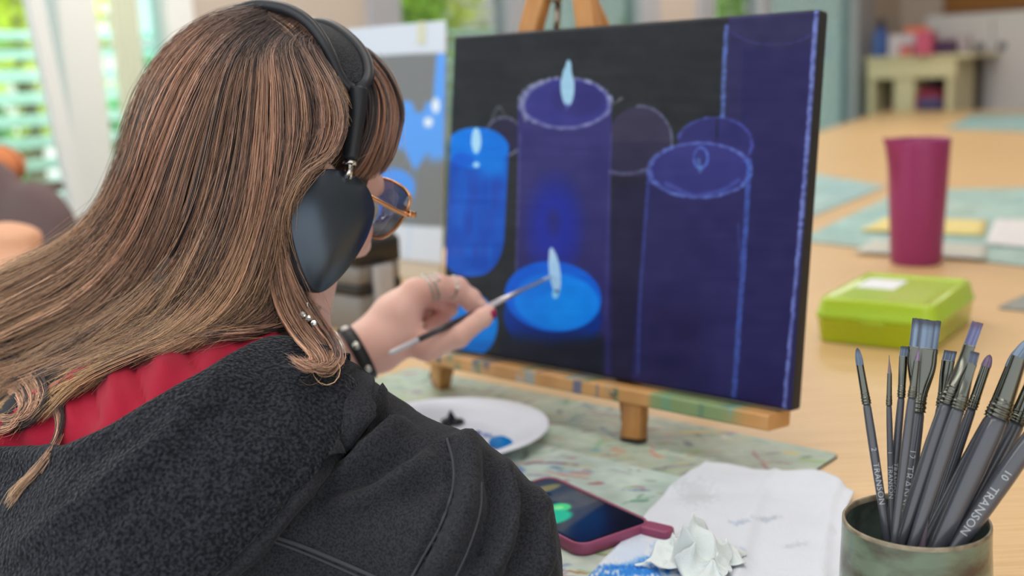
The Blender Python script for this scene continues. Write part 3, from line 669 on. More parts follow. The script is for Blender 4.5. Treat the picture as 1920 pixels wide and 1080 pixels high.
# ledge with old paint
nl = 240; ls = np.linspace(-.006, .495, nl); prof = [(-.026, -.004), (.020, -.004), (.022, -.006), (.022, -.019), (.020, -.021), (-.026, -.021)]
lv = np.array([CB + CA_ * a + CN * p[0] + CUP * p[1] for a in ls for p in prof]); lf = [[i * 6 + j, i * 6 + (j + 1) % 6, (i + 1) * 6 + (j + 1) % 6, (i + 1) * 6 + j] for i in range(nl - 1) for j in range(6)] + [list(range(6))[::-1], [(nl - 1) * 6 + j for j in range(6)]]
lx = np.repeat(ls, 6); lc = np.tile(np.array([206, 154, 96.]), (nl * 6, 1)) + vnoise(np.c_[lx * 40, np.tile(np.arange(6), nl) * .5, 0 * lx], 3)[:, None] * 10
r2 = np.random.default_rng(4)
for k in range(34):
    a = r2.uniform(0, .47); b = r2.uniform(.002, .010); j0 = r2.integers(6); col = np.array([(60, 90, 160), (120, 170, 190), (90, 130, 110), (180, 190, 200), (60, 70, 110), (140, 176, 196)][r2.integers(6)], float)
    m_ = np.clip((b - np.abs(lx - a)) / .003, 0, 1) * (np.abs((np.tile(np.arange(6), nl) - j0 + 3) % 6 - 3) < 2); lc += (col - lc) * (m_ * .65)[:, None]
m_ = np.clip((lx - .345) / .01, 0, 1) * np.clip((.47 - lx) / .03, 0, 1); lc += (np.array([110, 156, 112.]) - lc) * (m_ * .75)[:, None]
led = add('ledge', lv, lf, M_oakp, easel, False, lin(np.clip(lc, 5, 250)))
for sx in (.02, .30): add('ledge_pin', *tube([CB + CA_ * sx + CN * .023 - CUP * .012, CB + CA_ * sx + CN * .026 - CUP * .012], .003, 10), M_brass, easel)
settle(easel)

# ================================================================== printed reference sheet on its board
RP = W(0, 1.50, 0); RT = .10; RUP = UV_V * math.sin(RT) + Z * math.cos(RT); RN = np.cross(UV_U, RUP)
ref0 = hit_plane(688, 512, RP, RN); zb = .7408
ref0 = ref0 + RUP * ((zb - ref0[2]) / RUP[2])
def on_ref(x, y): return hit_plane(x, y, ref0, RN)
tl = on_ref(652, 55); tr = on_ref(868, 41); bl = on_ref(676, 478)
hgt = np.dot(tl - ref0, RUP); hb = np.dot(bl - ref0, RUP); x0 = np.dot(tl - ref0, UV_U); wd_ = .30
refb = thing('reference_board', 'pale board leaning upright behind the canvas with a taped print', 'board', ref0)
add('backboard', *box(ref0 + UV_U * (x0 + wd_ / 2) + RUP * (hgt / 2 - .01) - RN * .006, UV_U, RUP, RN, wd_ / 2 - .008, hgt / 2 - .01, .005, .002), mat('beige_board', (202, 192, 176), .7), refb, smooth=False)
rs_ = ref0 + UV_U * (x0 + .12) - RN * .16; rs_[2] = .7415; add('prop_leg', *beam(rs_, ref0 + UV_U * (x0 + .12) + RUP * hgt * .7 - RN * .014, .03, .008, UV_U), M_oak, refb)
settle(refb)
def refprint(x, y):
    c = np.tile(np.array([206, 216, 232.]), (len(x), 1)); ed = lambda v, s: np.clip(v * s + .5, 0, 1)
    def lay(k, col):
        nonlocal c
        c = c + (np.array(col, float) - c) * np.clip(k, 0, 1)[:, None]
    lay(ed(y - (104 - (x - 700) * .04), .5) * ed((418 + (x - 690) * .06) - y, .5), (116, 120, 124))
    lay(ed(27 - np.abs(x - 838 + (y - 200) * .08), .3) * (y > 100) * (y < 330) * ed(300 - y, .05), (86, 158, 250))
    heart = np.minimum(ell(x, y, 760, 235, 36, 46), ell(x, y, 812, 238, 40, 48)); lay(ed(1 - heart, 12), (84, 156, 246))
    lay(ed(46 * np.clip(1 - (y - 245) / 76, 0, 1) - np.abs(x - 784 + (y - 250) * .08), .3) * (y > 236), (84, 156, 246)); lay(ed(1 - ell(x, y, 786, 190, 12, 22), 6), (116, 120, 124))
    lay(ed(1 - ell(x, y, 738, 352, 40, 36), 12), (74, 148, 246)); lay(ed(1 - ell(x, y, 720, 385, 30, 30), 6), (60, 120, 220))
    for q in ((817, 198, 7, 14), (803, 229, 8, 9)): lay(ed(1 - ell(x, y, *q), 4), (230, 242, 255))
    lay((x > 890) * (y > 104) * (y < 430) * 1.0, (60, 110, 210))
    return lin(np.clip(c, 4, 252))
nu, nv = 90, 150; s, t = np.meshgrid(np.linspace(x0, x0 + wd_, nu), np.linspace(hb, hgt, nv), indexing='ij'); s = s.ravel()[:, None]; t = t.ravel()[:, None]
V = ref0 + s * UV_U + t * RUP + RN * .002; qx, qy, _ = px(V)
ps = add('reference_print', V, grid_faces(nu, nv), mat('print_paper', vcol=True, rough=.5), None, True, refprint(qx, qy)); tag(ps, 'printed sheet of blue candles taped to the pale board', 'print')
ps.modifiers.new('thick', 'SOLIDIFY').thickness = .0006
tp_ = on_ref(792, 62) + RN * .003
tag(add('masking_tape', *box(tp_, UV_U, RUP, RN, .012, .022, .0004, .0001, 1), mat('yellow_tape', (206, 208, 186), .6), None, False), 'short strip of pale yellow tape at the top of the print', 'tape')

# ================================================================== paper plate with paint
M_plate = mat('white_foam', (224, 228, 236), .5, bump=('noise', 250, .1, .001), sss=.1)
PC = T(842, 826, .7452)
plate = tag(add('paper_plate', *lathe([(a_ * 1.12, b_) for a_, b_ in ((0, 0), (.062, 0), (.070, .002), (.079, .010), (.092, .0165), (.101, .018), (.1035, .0172), (.1035, .0155), (.100, .0158), (.090, .0135), (.078, .006), (.068, -.0008), (0, -.0008))], 64, PC), M_plate), 'white foam plate used as a palette with blue and black paint', 'plate')
M_pb = {k: mat(k, c, .25, bump=('noise', 200, .2, .001)) for k, c in (('cyan_paint', (0, 122, 200)), ('ultramarine_paint', (40, 52, 160)), ('black_paint', (28, 28, 34)), ('pale_paint', (150, 170, 225)))}
def blob(x, y, r, h, key, label, seed=1, peak=0):
    c = T(x, y, .7466); n = 22; rr = np.random.default_rng(seed); ph = rr.uniform(0, 6.3, 4); v = []; f = []
    lv = [(1, 0), (.97, .45), (.8, .85), (.4, 1.0)]
    for a, b in lv:
        for j in range(n):
            an = 6.2832 * j / n; k = r * a * (1 + .22 * math.sin(2 * an + ph[0]) + .14 * math.sin(3 * an + ph[1]) + .08 * math.sin(5 * an + ph[2])); v.append(c + np.array([math.cos(an) * k, math.sin(an) * k, h * b * (1 + .3 * math.sin(an + ph[3]))]))
    v.append(c + np.array([0, 0, h * (1 + peak)]))
    for i in range(3):
        for j in range(n): f.append([i * n + j, i * n + (j + 1) % n, (i + 1) * n + (j + 1) % n, (i + 1) * n + j])
    for j in range(n): f.append([3 * n + j, 3 * n + (j + 1) % n, 4 * n])
    f.append(list(range(n))[::-1])
    return tag(add('paint_dab', np.array(v), f, M_pb[key]), label, 'paint', 'paint dabs on the foam plate')
blob(942, 838, .0130, .009, 'cyan_paint', 'largest cyan blue paint dab near the plate rim', 1)
blob(882, 830, .0075, .005, 'cyan_paint', 'small cyan blue paint dab beside the black sleeve', 2)
blob(846, 794, .0130, .007, 'black_paint', 'peaked black paint dab on the foam plate', 3, 1.6)
blob(895, 812, .005, .0012, 'ultramarine_paint', 'thin dark violet blue paint smear on the foam plate', 4)
blob(886, 845, .0055, .002, 'ultramarine_paint', 'dark blue paint dab under the sleeve edge', 5)
blob(912, 815, .006, .0006, 'pale_paint', 'pale lilac paint smear in the plate middle', 6)

# ================================================================== phone
M_case = mat('plum_silicone', (150, 74, 106), .45)
M_blk = mat('black_glass', (10, 11, 13), .12)
pz0 = .7446; pz1 = pz0 + .0115
c_tr, c_br, c_bl = T(1024, 886, pz1), T(1226, 978, pz1), T(1084, 1052, pz1)
pl_ = unit(c_tr - c_br); pw_ = np.cross(Z, pl_); pw_ = pw_ if np.dot(pw_, c_bl - c_br) > 0 else -pw_
plen, pwid = .156, abs(np.dot(c_bl - c_br, pw_)); pwid = max(.074, min(.084, pwid))
pc = c_br + pl_ * plen / 2 + pw_ * pwid / 2
def rrect(hx, hy, r, n=6):
    o = []
    for sx, sy, a0 in ((1, 1, 0), (-1, 1, 90), (-1, -1, 180), (1, -1, 270)):
        for k in range(n + 1):
            a = math.radians(a0 + 90 * k / n); o.append((sx * (hx - r) + r * math.cos(a), sy * (hy - r) + r * math.sin(a)))
    return np.array(o)
def rslab(c, ax, ay, hx, hy, r, levels, az=None):
    """levels: (inset, height) rings from bottom to top"""
    az = np.cross(ax, ay) if az is None else az; v = []; f = []; n = None
    for ins, h in levels:
        o = rrect(hx - ins, hy - ins, max(r - ins, .0005)); n = len(o); v.extend([c + ax * a + ay * b + az * h for a, b in o])
    for i in range(len(levels) - 1):
        for j in range(n): f.append([i * n + j, i * n + (j + 1) % n, (i + 1) * n + (j + 1) % n, (i + 1) * n + j])
    f.append(list(range(n))[::-1]); f.append([(len(levels) - 1) * n + j for j in range(n)]); return np.array(v), f
phone = thing('phone', 'smartphone in a plum case showing a dark picture, by the sleeve', 'phone', (pc[0], pc[1], pz0))
pb_ = np.array([pc[0], pc[1], pz0]); hl, hw = plen / 2, pwid / 2
pay = np.cross(Z, pl_)
add('case', *rslab(pb_, pl_, pay, hl, hw, .014, [(.0015, 0), (0, .0015), (0, .0105), (.0008, .0118), (.0022, .0118), (.0026, .0108)], Z), M_case, phone)
add('glass_front', *rslab(pb_, pl_, pay, hl - .0024, hw - .0024, .0115, [(0, .0100), (.0002, .0110), (.0005, .0111)], Z), M_blk, phone)
def screen_img(a, b):   # a along length 0 bottom..1 top, b across 0 right..1 left
    c = np.tile(np.array([74, 70, 52.]), (len(a), 1)) + vnoise(np.c_[a * 9, b * 6, 0 * a], 2)[:, None] * 5; ed = lambda v, s: np.clip(v * s + .5, 0, 1)
    def lay(k, col):
        nonlocal c
        c = c + (np.array(col, float) - c) * np.clip(k, 0, 1)[:, None]
    lay(ed(.42 - a - .12 * b, 12), (14, 20, 34)); lay(ed(a - .30 + (b - .5) * .2, 20) * ed(.44 - a, 18), (58, 54, 44))
    lay(ed(1 - np.hypot((a - .86) / .05, (b - .32) / .28), 3), (206, 186, 60)); lay(ed(a - .72, 10) * .5, (34, 36, 26))
    lay(ed(1 - np.hypot((a - .56) / .11, (b - .62) / .2), 4), (30, 40, 40)); lay(ed(1 - np.hypot((a - .70) / .06, (b - .7) / .12), 4), (120, 150, 70))
    lay(ed(1 - np.hypot((a - .53) / .07, (b - .55) / .17), 5), (72, 190, 110)); lay(ed(1 - np.hypot((a - .43) / .10, (b - .82) / .3), 4), (36, 170, 130)); lay(ed(1 - np.hypot((a - .53) / .03, (b - .55) / .07), 3), (120, 210, 130)); lay(ed(1 - np.hypot((a - .78) / .05, (b - .42) / .1), 3), (20, 22, 20))
    lay(ed(.16 - a, 12), (10, 14, 28)); return lin(np.clip(c, 2, 250))
nu, nv = 90, 46; s, t = np.meshgrid(np.linspace(0, 1, nu), np.linspace(0, 1, nv), indexing='ij'); s = s.ravel(); t = t.ravel()
V = pb_ + pl_ * ((s - .5) * 2 * (hl - .006))[:, None] + pw_ * ((t - .5) * 2 * (hw - .006))[:, None] + Z * .01118
add('screen', V, grid_faces(nu, nv), mat('lit_screen', vcol=True, rough=.15, emit=.35), phone, True, screen_img(s, t))
cm = pb_ + pl_ * (hl - .011) + pw_ * (-.0) + Z * .0112; add('camera_lens', *lathe([(0, 0), (.0022, 0), (.0020, .0003), (0, .0003)], 16, cm), mat('lens', (90, 110, 130), .1), phone)
tabc = pb_ - pl_ * (hl - .006) - pw_ * (hw - .008)
add('corner_loop', *rslab(tabc - pl_ * .014 - pw_ * .004 + Z * .0005, unit(pl_ + pw_ * .35), np.cross(Z, unit(pl_ + pw_ * .35)), .015, .0085, .005, [(.001, 0), (0, .001), (0, .009), (.001, .0102), (.003, .0104)], Z), M_case, phone)
add('side_button', *rslab(pb_ - pw_ * (hw - .0002) + pl_ * .02 + Z * .004, pl_, Z, .008, .0018, .0015, [(0, -.0005), (.0003, .0008)], -pw_), M_case, phone)
settle(phone)

# ================================================================== paper towel and crumpled tissue
M_towel = mat('paper_towel', vcol=True, rough=.85, bump=('voronoi', 420, .35, .001), sss=.05)
def edge_pt(pl, n): return spline(pl, n)
nu, nv = 90, 80
topE = edge_pt([(1322, 866), (1400, 878), (1480, 900), (1555, 904), (1602, 926)], nu); botE = edge_pt([(1080, 1110), (1200, 1140), (1360, 1160), (1500, 1170), (1600, 1180)], nu)
lefE = edge_pt([(1322, 866), (1268, 905), (1213, 962), (1150, 1035), (1080, 1110)], nv); rigE = edge_pt([(1602, 926), (1588, 960), (1586, 1010), (1588, 1090), (1600, 1180)], nv)
V = np.zeros((nu, nv, 3)); PXY = np.zeros((nu, nv, 2))
for i in range(nu):
    s = i / (nu - 1)
    for j in range(nv):
        t = j / (nv - 1)
        p = (1 - t) * topE[i] + t * botE[i] + (1 - s) * lefE[j] + s * rigE[j] - ((1 - s) * (1 - t) * topE[0] + s * (1 - t) * topE[-1] + (1 - s) * t * botE[0] + s * t * botE[-1])
        PXY[i, j] = p; V[i, j] = T(p[0], p[1], .7465)
q = V.reshape(-1, 3); sg, tg_ = np.meshgrid(np.linspace(0, 1, nu), np.linspace(0, 1, nv), indexing='ij'); sg, tg_ = sg.ravel(), tg_.ravel()
q[:, 2] += .004 * np.abs(vnoise(q * 16, 4)) + .0012 * vnoise(q * 60, 5) + .010 * np.exp(-((sg - .62) / .2) ** 2 - ((tg_ - 0.0) / .12) ** 2) + .003 * np.exp(-((sg - .85) / .05) ** 2) + .003 * np.exp(-((sg - .42 - .1 * tg_) / .03) ** 2)
fx, fy = PXY.reshape(-1, 2).T
tc_ = np.tile(np.array([222, 226, 236.]), (nu * nv, 1)); ns = vnoise(np.c_[fx / 5, fy / 3, 0 * fx], 8)
for (x, y, rx, ry, rot, col, al) in ((1170, 1068, 70, 9, -.12, (30, 120, 215), 1), (1215, 1050, 40, 7, -.2, (60, 140, 220), .9), (1200, 1078, 80, 10, -.05, (40, 130, 220), 1), (1130, 1090, 60, 14, -.2, (40, 130, 220), .9), (1240, 1022, 30, 6, -.25, (110, 170, 230), .8), (1385, 985, 22, 7, 0, (170, 186, 206), .7), (1440, 975, 30, 6, -.1, (176, 186, 200), .7), (1378, 1040, 20, 12, 0, (170, 192, 222), .7), (1490, 1025, 28, 6, -.2, (190, 198, 212), .6), (1305, 930, 50, 30, .2, (206, 210, 216), .8), (1180, 1035, 60, 30, -.3, (196, 214, 240), .6)):
    k = np.clip((1 - ell(fx, fy, x, y, rx, ry, rot)) * 2.5 + ns * 1.1 - .15, 0, 1) * al; tc_ += (np.array(col, float) - tc_) * k[:, None]
tw = add('paper_towel', q, grid_faces(nu, nv), M_towel, None, True, lin(np.clip(tc_, 5, 250))); tw.modifiers.new('thick', 'SOLIDIFY').thickness = .0006
tag(tw, 'white paper towel with blue paint wipes lying by the mug', 'paper towel')
# crumpled tissue: a sheet gathered to a ridge
tcn = T(1306, 1056, .7495); n = 70
s, t = np.meshgrid(np.linspace(-1, 1, n), np.linspace(-1, 1, n), indexing='ij'); s = s.ravel(); t = t.ravel(); rr = np.hypot(s, t)
p3 = np.c_[s * 1.5, t * 1.5, 0 * s]
rid = 1 - np.abs(vnoise(p3 * 1.3 + 3.3, 11)); rid2 = 1 - np.abs(vnoise(p3 * 2.9, 12))
hgt_ = .002 + np.clip(1 - rr * .8, 0, 1) ** .7 * (.034 * rid ** 3 + .012 * rid2 ** 2)
hgt_ = hgt_ * .8 + .018 * np.exp(-((s + .15 + .35 * t) / .16) ** 2) * np.clip(1 - np.abs(t), 0, 1) ** .5
wob = 1 - .25 * np.abs(vnoise(p3 * 1.1, 31))
V = tcn + np.c_[(UV_U[0] * s + UV_V[0] * t) * .034 * wob + .008 * vnoise(p3 * 2, 13), (UV_U[1] * s + UV_V[1] * t) * .036 * wob + .008 * vnoise(p3 * 2, 14), hgt_]
V[:, 2] = np.maximum(V[:, 2], .7525)
ts = add('crumpled_tissue', V, grid_faces(n, n), mat('tissue', (226, 232, 232), .85, bump=('voronoi', 500, .3, .001), sss=.1), None, True); ts.modifiers.new('thick', 'SOLIDIFY').thickness = .0007
tag(ts, 'crumpled white tissue lying on the paper towel', 'tissue')

# ================================================================== green pencil box, magenta jug, dark caddy
ga = T(1524, 641); gb = T(1740, 664); gax = unit(gb - ga); gay = np.cross(Z, gax); gw, gd, gh = .178, .235, .068
gc = ga + gax * gw / 2 + gay * gd / 2; gc[2] = .7408
M_lime = mat('lime_plastic', (188, 214, 30), .22, sss=.5, coat=.3, sss_scale=.03); M_limel = mat('lime_lid_plastic', (178, 212, 60), .25, sss=.4, coat=.3, sss_scale=.03)
pbx = thing('pencil_box', 'lime green plastic box with a white label on its lid', 'box', gc)
add('tray', *rslab(gc, gax, gay, gw / 2, gd / 2, .018, [(.008, 0), (.005, .003), (.002, .034), (.0005, .035), (0, .036), (0, .038)], Z), M_lime, pbx)
add('lid', *rslab(gc, gax, gay, gw / 2, gd / 2, .018, [(0, .0385), (-.001, .039), (-.001, .043), (.002, .045), (.006, gh - .006), (.010, gh), (.016, gh), (.018, gh - .002), (.03, gh - .002)], Z), M_limel, pbx)
lc_ = T(1653, 532, .7408 + gh - .001); lc_[2] = .7408 + gh - .0014
add('label', *box(lc_, gax, gay, Z, .030, .038, .0005, .0002, 1), mat('white_label', (236, 240, 246), .6), pbx, False)
add('latch', *box(gc + Z * .039 - gay * (gd / 2 + .0015), gax, gay, Z, .018, .002, .007, .0015), M_limel, pbx)
settle(pbx)
jb = T(1717, 493); jd = float((jb - CAM) @ CF); k_ = jd / FPX; jh = 232 * k_; rt, rb = 56 * k_, 46 * k_
jb[2] = .7402; jug = thing('jug', 'tall magenta plastic jug with a small pouring lip', 'jug', jb)
n = 96; prof = [(0, 0), (rb * .94, 0), (rb, .006), (rb + (rt - rb) * .5, jh * .5), (rb + (rt - rb) * .85, jh * .85), (rb + (rt - rb) * .93, jh * .93), (rt, jh - .004), (rt * .985, jh), (rt * .95, jh - .002), (rb + (rt - rb) * .5 - .004, jh * .5), (rb - .005, .01), (0, .008)]
jv, jf = lathe(prof, n, jb)
lip = unit(np.array([-.95, -.25, 0])); rel = jv - jb; ang = (rel[:, :2] @ lip[:2]) / (np.linalg.norm(rel[:, :2], axis=1) + 1e-9)
kk = np.clip((ang - .86) / .14, 0, 1) ** 1.5 * np.clip((rel[:, 2] - jh * .84) / (jh * .16), 0, 1); jv += lip * (kk * .020)[:, None] + Z * (kk * .006)[:, None]
# finer body so the lip bends smoothly
add('body', jv, jf, mat('magenta_plastic', (148, 50, 104), .35, sss=.1), jug)
settle(jug)
kc = T(648, 640); kc = W(float(kc @ UV_U) - .075, float(kc @ UV_V) + .10, .7402); kd = float((kc - CAM) @ CF); kk_ = kd / FPX
M_k1 = mat('black_plastic', (34, 34, 36), .5); M_k2 = mat('grey_plastic', (128, 128, 128), .5); M_k3 = mat('pale_grey_plastic', (176, 176, 180), .5)
cad = thing('supply_caddy', 'black and grey supply caddy on the table behind her jaw', 'caddy', kc); kw, kdp, kh = .058, .05, .150
add('bin', *rslab(kc, UV_U, UV_V, kw, kdp, .01, [(.004, 0), (.002, .002), (0, .06), (.001, .062)], Z), M_k2, cad)
add('band', *rslab(kc + Z * .0622, UV_U, UV_V, kw + .001, kdp + .001, .01, [(0, 0), (0, .016), (.002, .018)], Z), M_k1, cad)
add('tray', *rslab(kc + Z * .081, UV_U, UV_V, kw - .001, kdp - .001, .01, [(0, 0), (0, .03), (.002, .032)], Z), M_k2, cad)
add('lid', *rslab(kc + Z * .1135, UV_U, UV_V, kw + .002, kdp + .002, .012, [(0, 0), (0, .035), (.008, .045), (.02, .048)], Z), M_k1, cad)
add('side_post', *box(kc + UV_U * (kw + .006) + Z * .055, UV_U, UV_V, Z, .006, .02, .055, .003), M_k3, cad)
hv_, hf_ = tube(spline([kc + UV_U * -.03 + Z * .160, kc + UV_U * -.024 + Z * .176, kc + UV_U * .024 + Z * .176, kc + UV_U * .03 + Z * .160], 14), .005, 8); add('handle', hv_, hf_, M_k1, cad)
settle(cad)

# ================================================================== mug of brushes
M_mug = mat('celadon_glaze', (112, 128, 110), .25, noise=((74, 64, 56), 22, 6, .42, .66, (1, 1, 2.2)), bump=('noise', 60, .25, .003), coat=.3)
M_mugin = mat('mug_inner_glaze', (112, 128, 118), .3, noise=((76, 84, 78), 40, 4, .4, .6))
M_rim = mat('mug_rim_glaze', (150, 138, 116), .3, noise=((96, 86, 70), 90, 3, .4, .7))
MC = P(1718, 972, .775); mz = float(MC[2]); MR = .0495; mh = mz - .7402; MB_ = np.array([MC[0], MC[1], .7402])
mug = thing('pottery_mug', 'handmade grey green pottery mug full of brushes', 'mug', MB_)
def wob_l(prof, n=72):
    v, f = lathe(prof, n, MB_, caps=False); rel = v - MB_; an = np.arctan2(rel[:, 1], rel[:, 0]); k = 1 + .006 * np.sin(2 * an + .6) + .004 * np.sin(3 * an + rel[:, 2] * 60); v[:, :2] = MB_[:2] + rel[:, :2] * k[:, None]; return v, f
add('body', *wob_l([(0, .001), (MR * .86, .001), (MR * .9, .0), (MR * .95, .003), (MR * 1.02, mh * .3), (MR * 1.025, mh * .6), (MR * 1.0, mh * .85), (MR * .995, mh - .003)]), M_mug, mug)
add('rim', *wob_l([(MR * .995, mh - .0035), (MR * .992, mh - .001), (MR * .975, mh), (MR * .950, mh - .001), (MR * .94, mh - .004)]), M_rim, mug)
add('inside', *wob_l([(MR * .942, mh - .0038), (MR * .95, mh * .6), (MR * .94, .02), (MR * .8, .0075), (0, .006)]), M_mugin, mug)
rg = MB(); r4 = np.random.default_rng(3)
for k in range(9):
    an = r4.uniform(3.4, 5.6); z = r4.uniform(.3, .92) * mh; r0 = MR * 1.02; ln = r4.uniform(.08, .25)
    pts = [MB_ + np.array([math.cos(an + a * ln), math.sin(an + a * ln), 0]) * r0 + Z * (z + .004 * math.sin(a * 3 + k)) for a in np.linspace(0, 1, 7)]; rg.put(*tube(pts, .0009, 6))
rg.build('glaze_runs', mat('glaze_run', (186, 196, 184), .25), mug)
settle(mug)

M_hand = mat('charcoal_lacquer', (74, 76, 84), .28, coat=.4, spec=.6)
M_fer = mat('gunmetal_ferrule', (104, 105, 98), .17, 1.0)
M_bris = mat('slate_bristles', vcol=True, rough=.5)
M_txt = mat('silver_print', (176, 180, 184), .45)
def glyphs(s, size):
    cu = bpy.data.curves.new('lettering', 'FONT'); cu.body = s; cu.size = size; cu.align_x = 'LEFT'; cu.space_character = 1.05; cu.resolution_u = 3
    o = bpy.data.objects.new('lettering', cu); COL.objects.link(o); bpy.context.view_layer.update()
    me = bpy.data.meshes.new_from_object(o.evaluated_get(bpy.context.evaluated_depsgraph_get())); COL.objects.unlink(o); bpy.data.objects.remove(o); bpy.data.curves.remove(cu)
    bm = bmesh.new(); bm.from_mesh(me); bmesh.ops.triangulate(bm, faces=bm.faces[:])
    for _ in range(3):
        lng = [e for e in bm.edges if e.calc_length() > size * .16]
        if lng: bmesh.ops.subdivide_edges(bm, edges=lng, cuts=1); bmesh.ops.triangulate(bm, faces=bm.faces[:])
    bm.verts.ensure_lookup_table(); bm.verts.index_update()
    v = np.array([q.co[:] for q in bm.verts]); f = [[q.index for q in p.verts] for p in bm.faces]; bm.free(); bpy.data.meshes.remove(me); return v, f
def brush(tip, ft, jt, rim, dr, dt, rh, kind, wd, label, text=None, bcol=((112, 130, 154), (44, 48, 58)), extra=None):
    """tip, ferrule top, joint and rim crossing as seen in the photograph; dr, dt: depth at the mug and at the tip"""
    y = np.array([rim[1], jt[1], ft[1], tip[1]], float); s_ = (y[0] - y) / (y[0] - y[3])
    pts = [P(a[0], a[1], dr + (dt - dr) * k) for a, k in zip((rim, jt, ft, tip), s_)]
    A = unit(pts[0] - pts[1]); J = pts[1]                       # handle axis, pointing down into the mug
    # run down until the mug floor or wall
    L_ = 0.0
    for k in range(400):
        q = J + A * (k * .001)
        if q[2] < .7475 or (q[2] < mz - .001 and np.hypot(q[0] - MC[0], q[1] - MC[1]) > MR * .93 - rh * .5): break
        L_ = k * .001
    E = J + A * L_
    root = thing('paint_brush', label, 'brush', E, 'paint brushes standing in the pottery mug')
    hs = np.array([0, .015, .08, .2, .45, .75, .97, 1.0]); hr = np.array([.80, .92, 1.0, 1.05, .92, .68, .5, .25]) * rh
    add('handle', *tube(J + A[None] * (hs * L_)[:, None], hr, 14), M_hand, root)
    up = -A; F0, T0 = pts[2], pts[3]
    ca = unit(np.cross(up, unit(CAM - J))); cb = unit(CAM - J - up * np.dot(CAM - J, up))     # across the view, towards the eye
    if extra is not None: ca, cb = ca * math.cos(extra) + cb * math.sin(extra), cb * math.cos(extra) - ca * math.sin(extra)
    upf = unit(F0 - J); lf = np.linalg.norm(F0 - J); n = 20
    def rings(rows, cap=True):
        v = []; f = []
        for c, rx, ry in rows:
            for j in range(n):
                an = 6.28318 * j / n; ex = 2.0 if kind != 'flat' else 2.0
                v.append(c + ca * rx * math.cos(an) + cb * ry * math.sin(an))
        for i in range(len(rows) - 1):
            for j in range(n): f.append([i * n + j, i * n + (j + 1) % n, (i + 1) * n + (j + 1) % n, (i + 1) * n + j])
        f.append(list(range(n))[::-1]); f.append([(len(rows) - 1) * n + j for j in range(n)]); return np.array(v), f
    rj = rh * .96; rows = []
    tipx, tipy = (wd / 2, wd * .16) if kind == 'flat' else (wd / 2, wd / 2)
    if kind == 'flat': tipy = max(tipy, .0012)
    for k in np.linspace(0, 1, 64):
        e = sstep(k, .12, .8) if kind == 'flat' else k ** .9
        rx = rj + (tipx - rj) * e; ry = rj + (tipy - rj) * e
        cr_ = .16 * rj * (math.cos(k * 84) * .5 + .5) * (k < .22) + (.06 * rj if abs(k - .26) < .02 else 0)
        if kind == 'flat' and k > .93: rx *= 1.02
        rows.append((J + upf * lf * k, rx + cr_, ry + cr_))
    add('ferrule', *rings(rows), M_fer, root)
    lb = np.linalg.norm(T0 - F0); ub = unit(T0 - F0); nb = 26 if kind == 'flat' else 14; mb = MB(); rr = np.random.default_rng(int(tip[0] * 7 + tip[1]))
    c0, c1 = lin(bcol[0]), lin(bcol[1])
    v = []; f = []; cols = []; n2 = 40; rowsb = 9
    ph = rr.uniform(-1, 1, n2)
    for i in range(rowsb):
        k = i / (rowsb - 1)
        if kind == 'flat': rx, ry = tipx * (.97 + .02 * k), tipy * (1 - .72 * k)
        elif kind == 'liner': rx = ry = max(tipx * (1 - k), .0003)
        else: rx = ry = max(tipx * (1.05 - .05 * k) * math.sqrt(max(1 - k ** 2.2, .01)), .0003)
        for j in range(n2):
            an = 6.28318 * j / n2; g = 1 + .10 * ph[j] * k * (kind == 'flat'); ln = lb * (1 + .035 * ph[(j * 7) % n2] * (k == 1) * (kind == 'flat'))
            v.append(F0 - ub * .0008 + ub * ln * k + ca * rx * math.cos(an) * (1 + .02 * ph[j]) + cb * ry * math.sin(an) * g)
            sh = np.clip(.75 + .55 * ph[j], .25, 1.4); kk_ = sstep(k, .62, 1.0); cols.append(c0 * sh * (1 - kk_) + c1 * kk_)
    for i in range(rowsb - 1):
        for j in range(n2): f.append([i * n2 + j, i * n2 + (j + 1) % n2, (i + 1) * n2 + (j + 1) % n2, (i + 1) * n2 + j])
    f.append([(rowsb - 1) * n2 + j for j in range(n2)])
    add('bristles', np.array(v), f, M_bris, root, True, np.array(cols))
    if text:
        e1 = unit(CAM - J - A * np.dot(CAM - J, A)); e2 = np.cross(e1, A); e2 = e2 if np.dot(e2, CR) > 0 else -e2
        for (s, at, size, off) in text:
            gv, gf = glyphs(s, size); p0 = P(at[0], at[1], 1.0) - CAM; p0 = unit(p0)
            # closest approach of that line of sight to the handle axis
            w0 = CAM - J; b_ = np.dot(p0, A); x0_ = (np.dot(A, w0) - b_ * np.dot(p0, w0)) / (1 - b_ * b_)
            rad = np.interp((x0_ + gv[:, 0]) / L_, hs, hr) + .00018; phi = (gv[:, 1] - size * .36) / rad + off
            vv = J + A * (x0_ + gv[:, 0])[:, None] + e1 * (rad * np.cos(phi))[:, None] + e2 * (rad * np.sin(phi))[:, None]
            add('lettering', vv, gf, M_txt, root, False)
    return settle(root)
LILAC = ((130, 110, 140), (70, 56, 84))
brush((1607, 650), (1612, 682), (1625, 757), (1664, 1012), .770, .775, .0030, 'round', .0050, 'thin round brush leaning left, farthest left in the mug', [('TRANSON', (1644, 866), .0060, .1), ('2', (1639, 838), .005, .1)])
brush((1667, 664), (1668, 700), (1667, 760), (1673, 1010), .785, .80, .0021, 'liner', .0032, 'very thin liner brush standing upright, second from the left', [('TRANSON', (1667, 872), .0048, 0), ('1', (1667, 846), .0042, 0)], ((140, 120, 120), (110, 100, 110)))
brush((1697, 648), (1694, 668), (1690, 745), (1666, 1012), .790, .80, .0027, 'flat', .0058, 'narrow flat brush just left of the widest flat brush', [('TRANSON', (1682, 868), .0048, .1)])
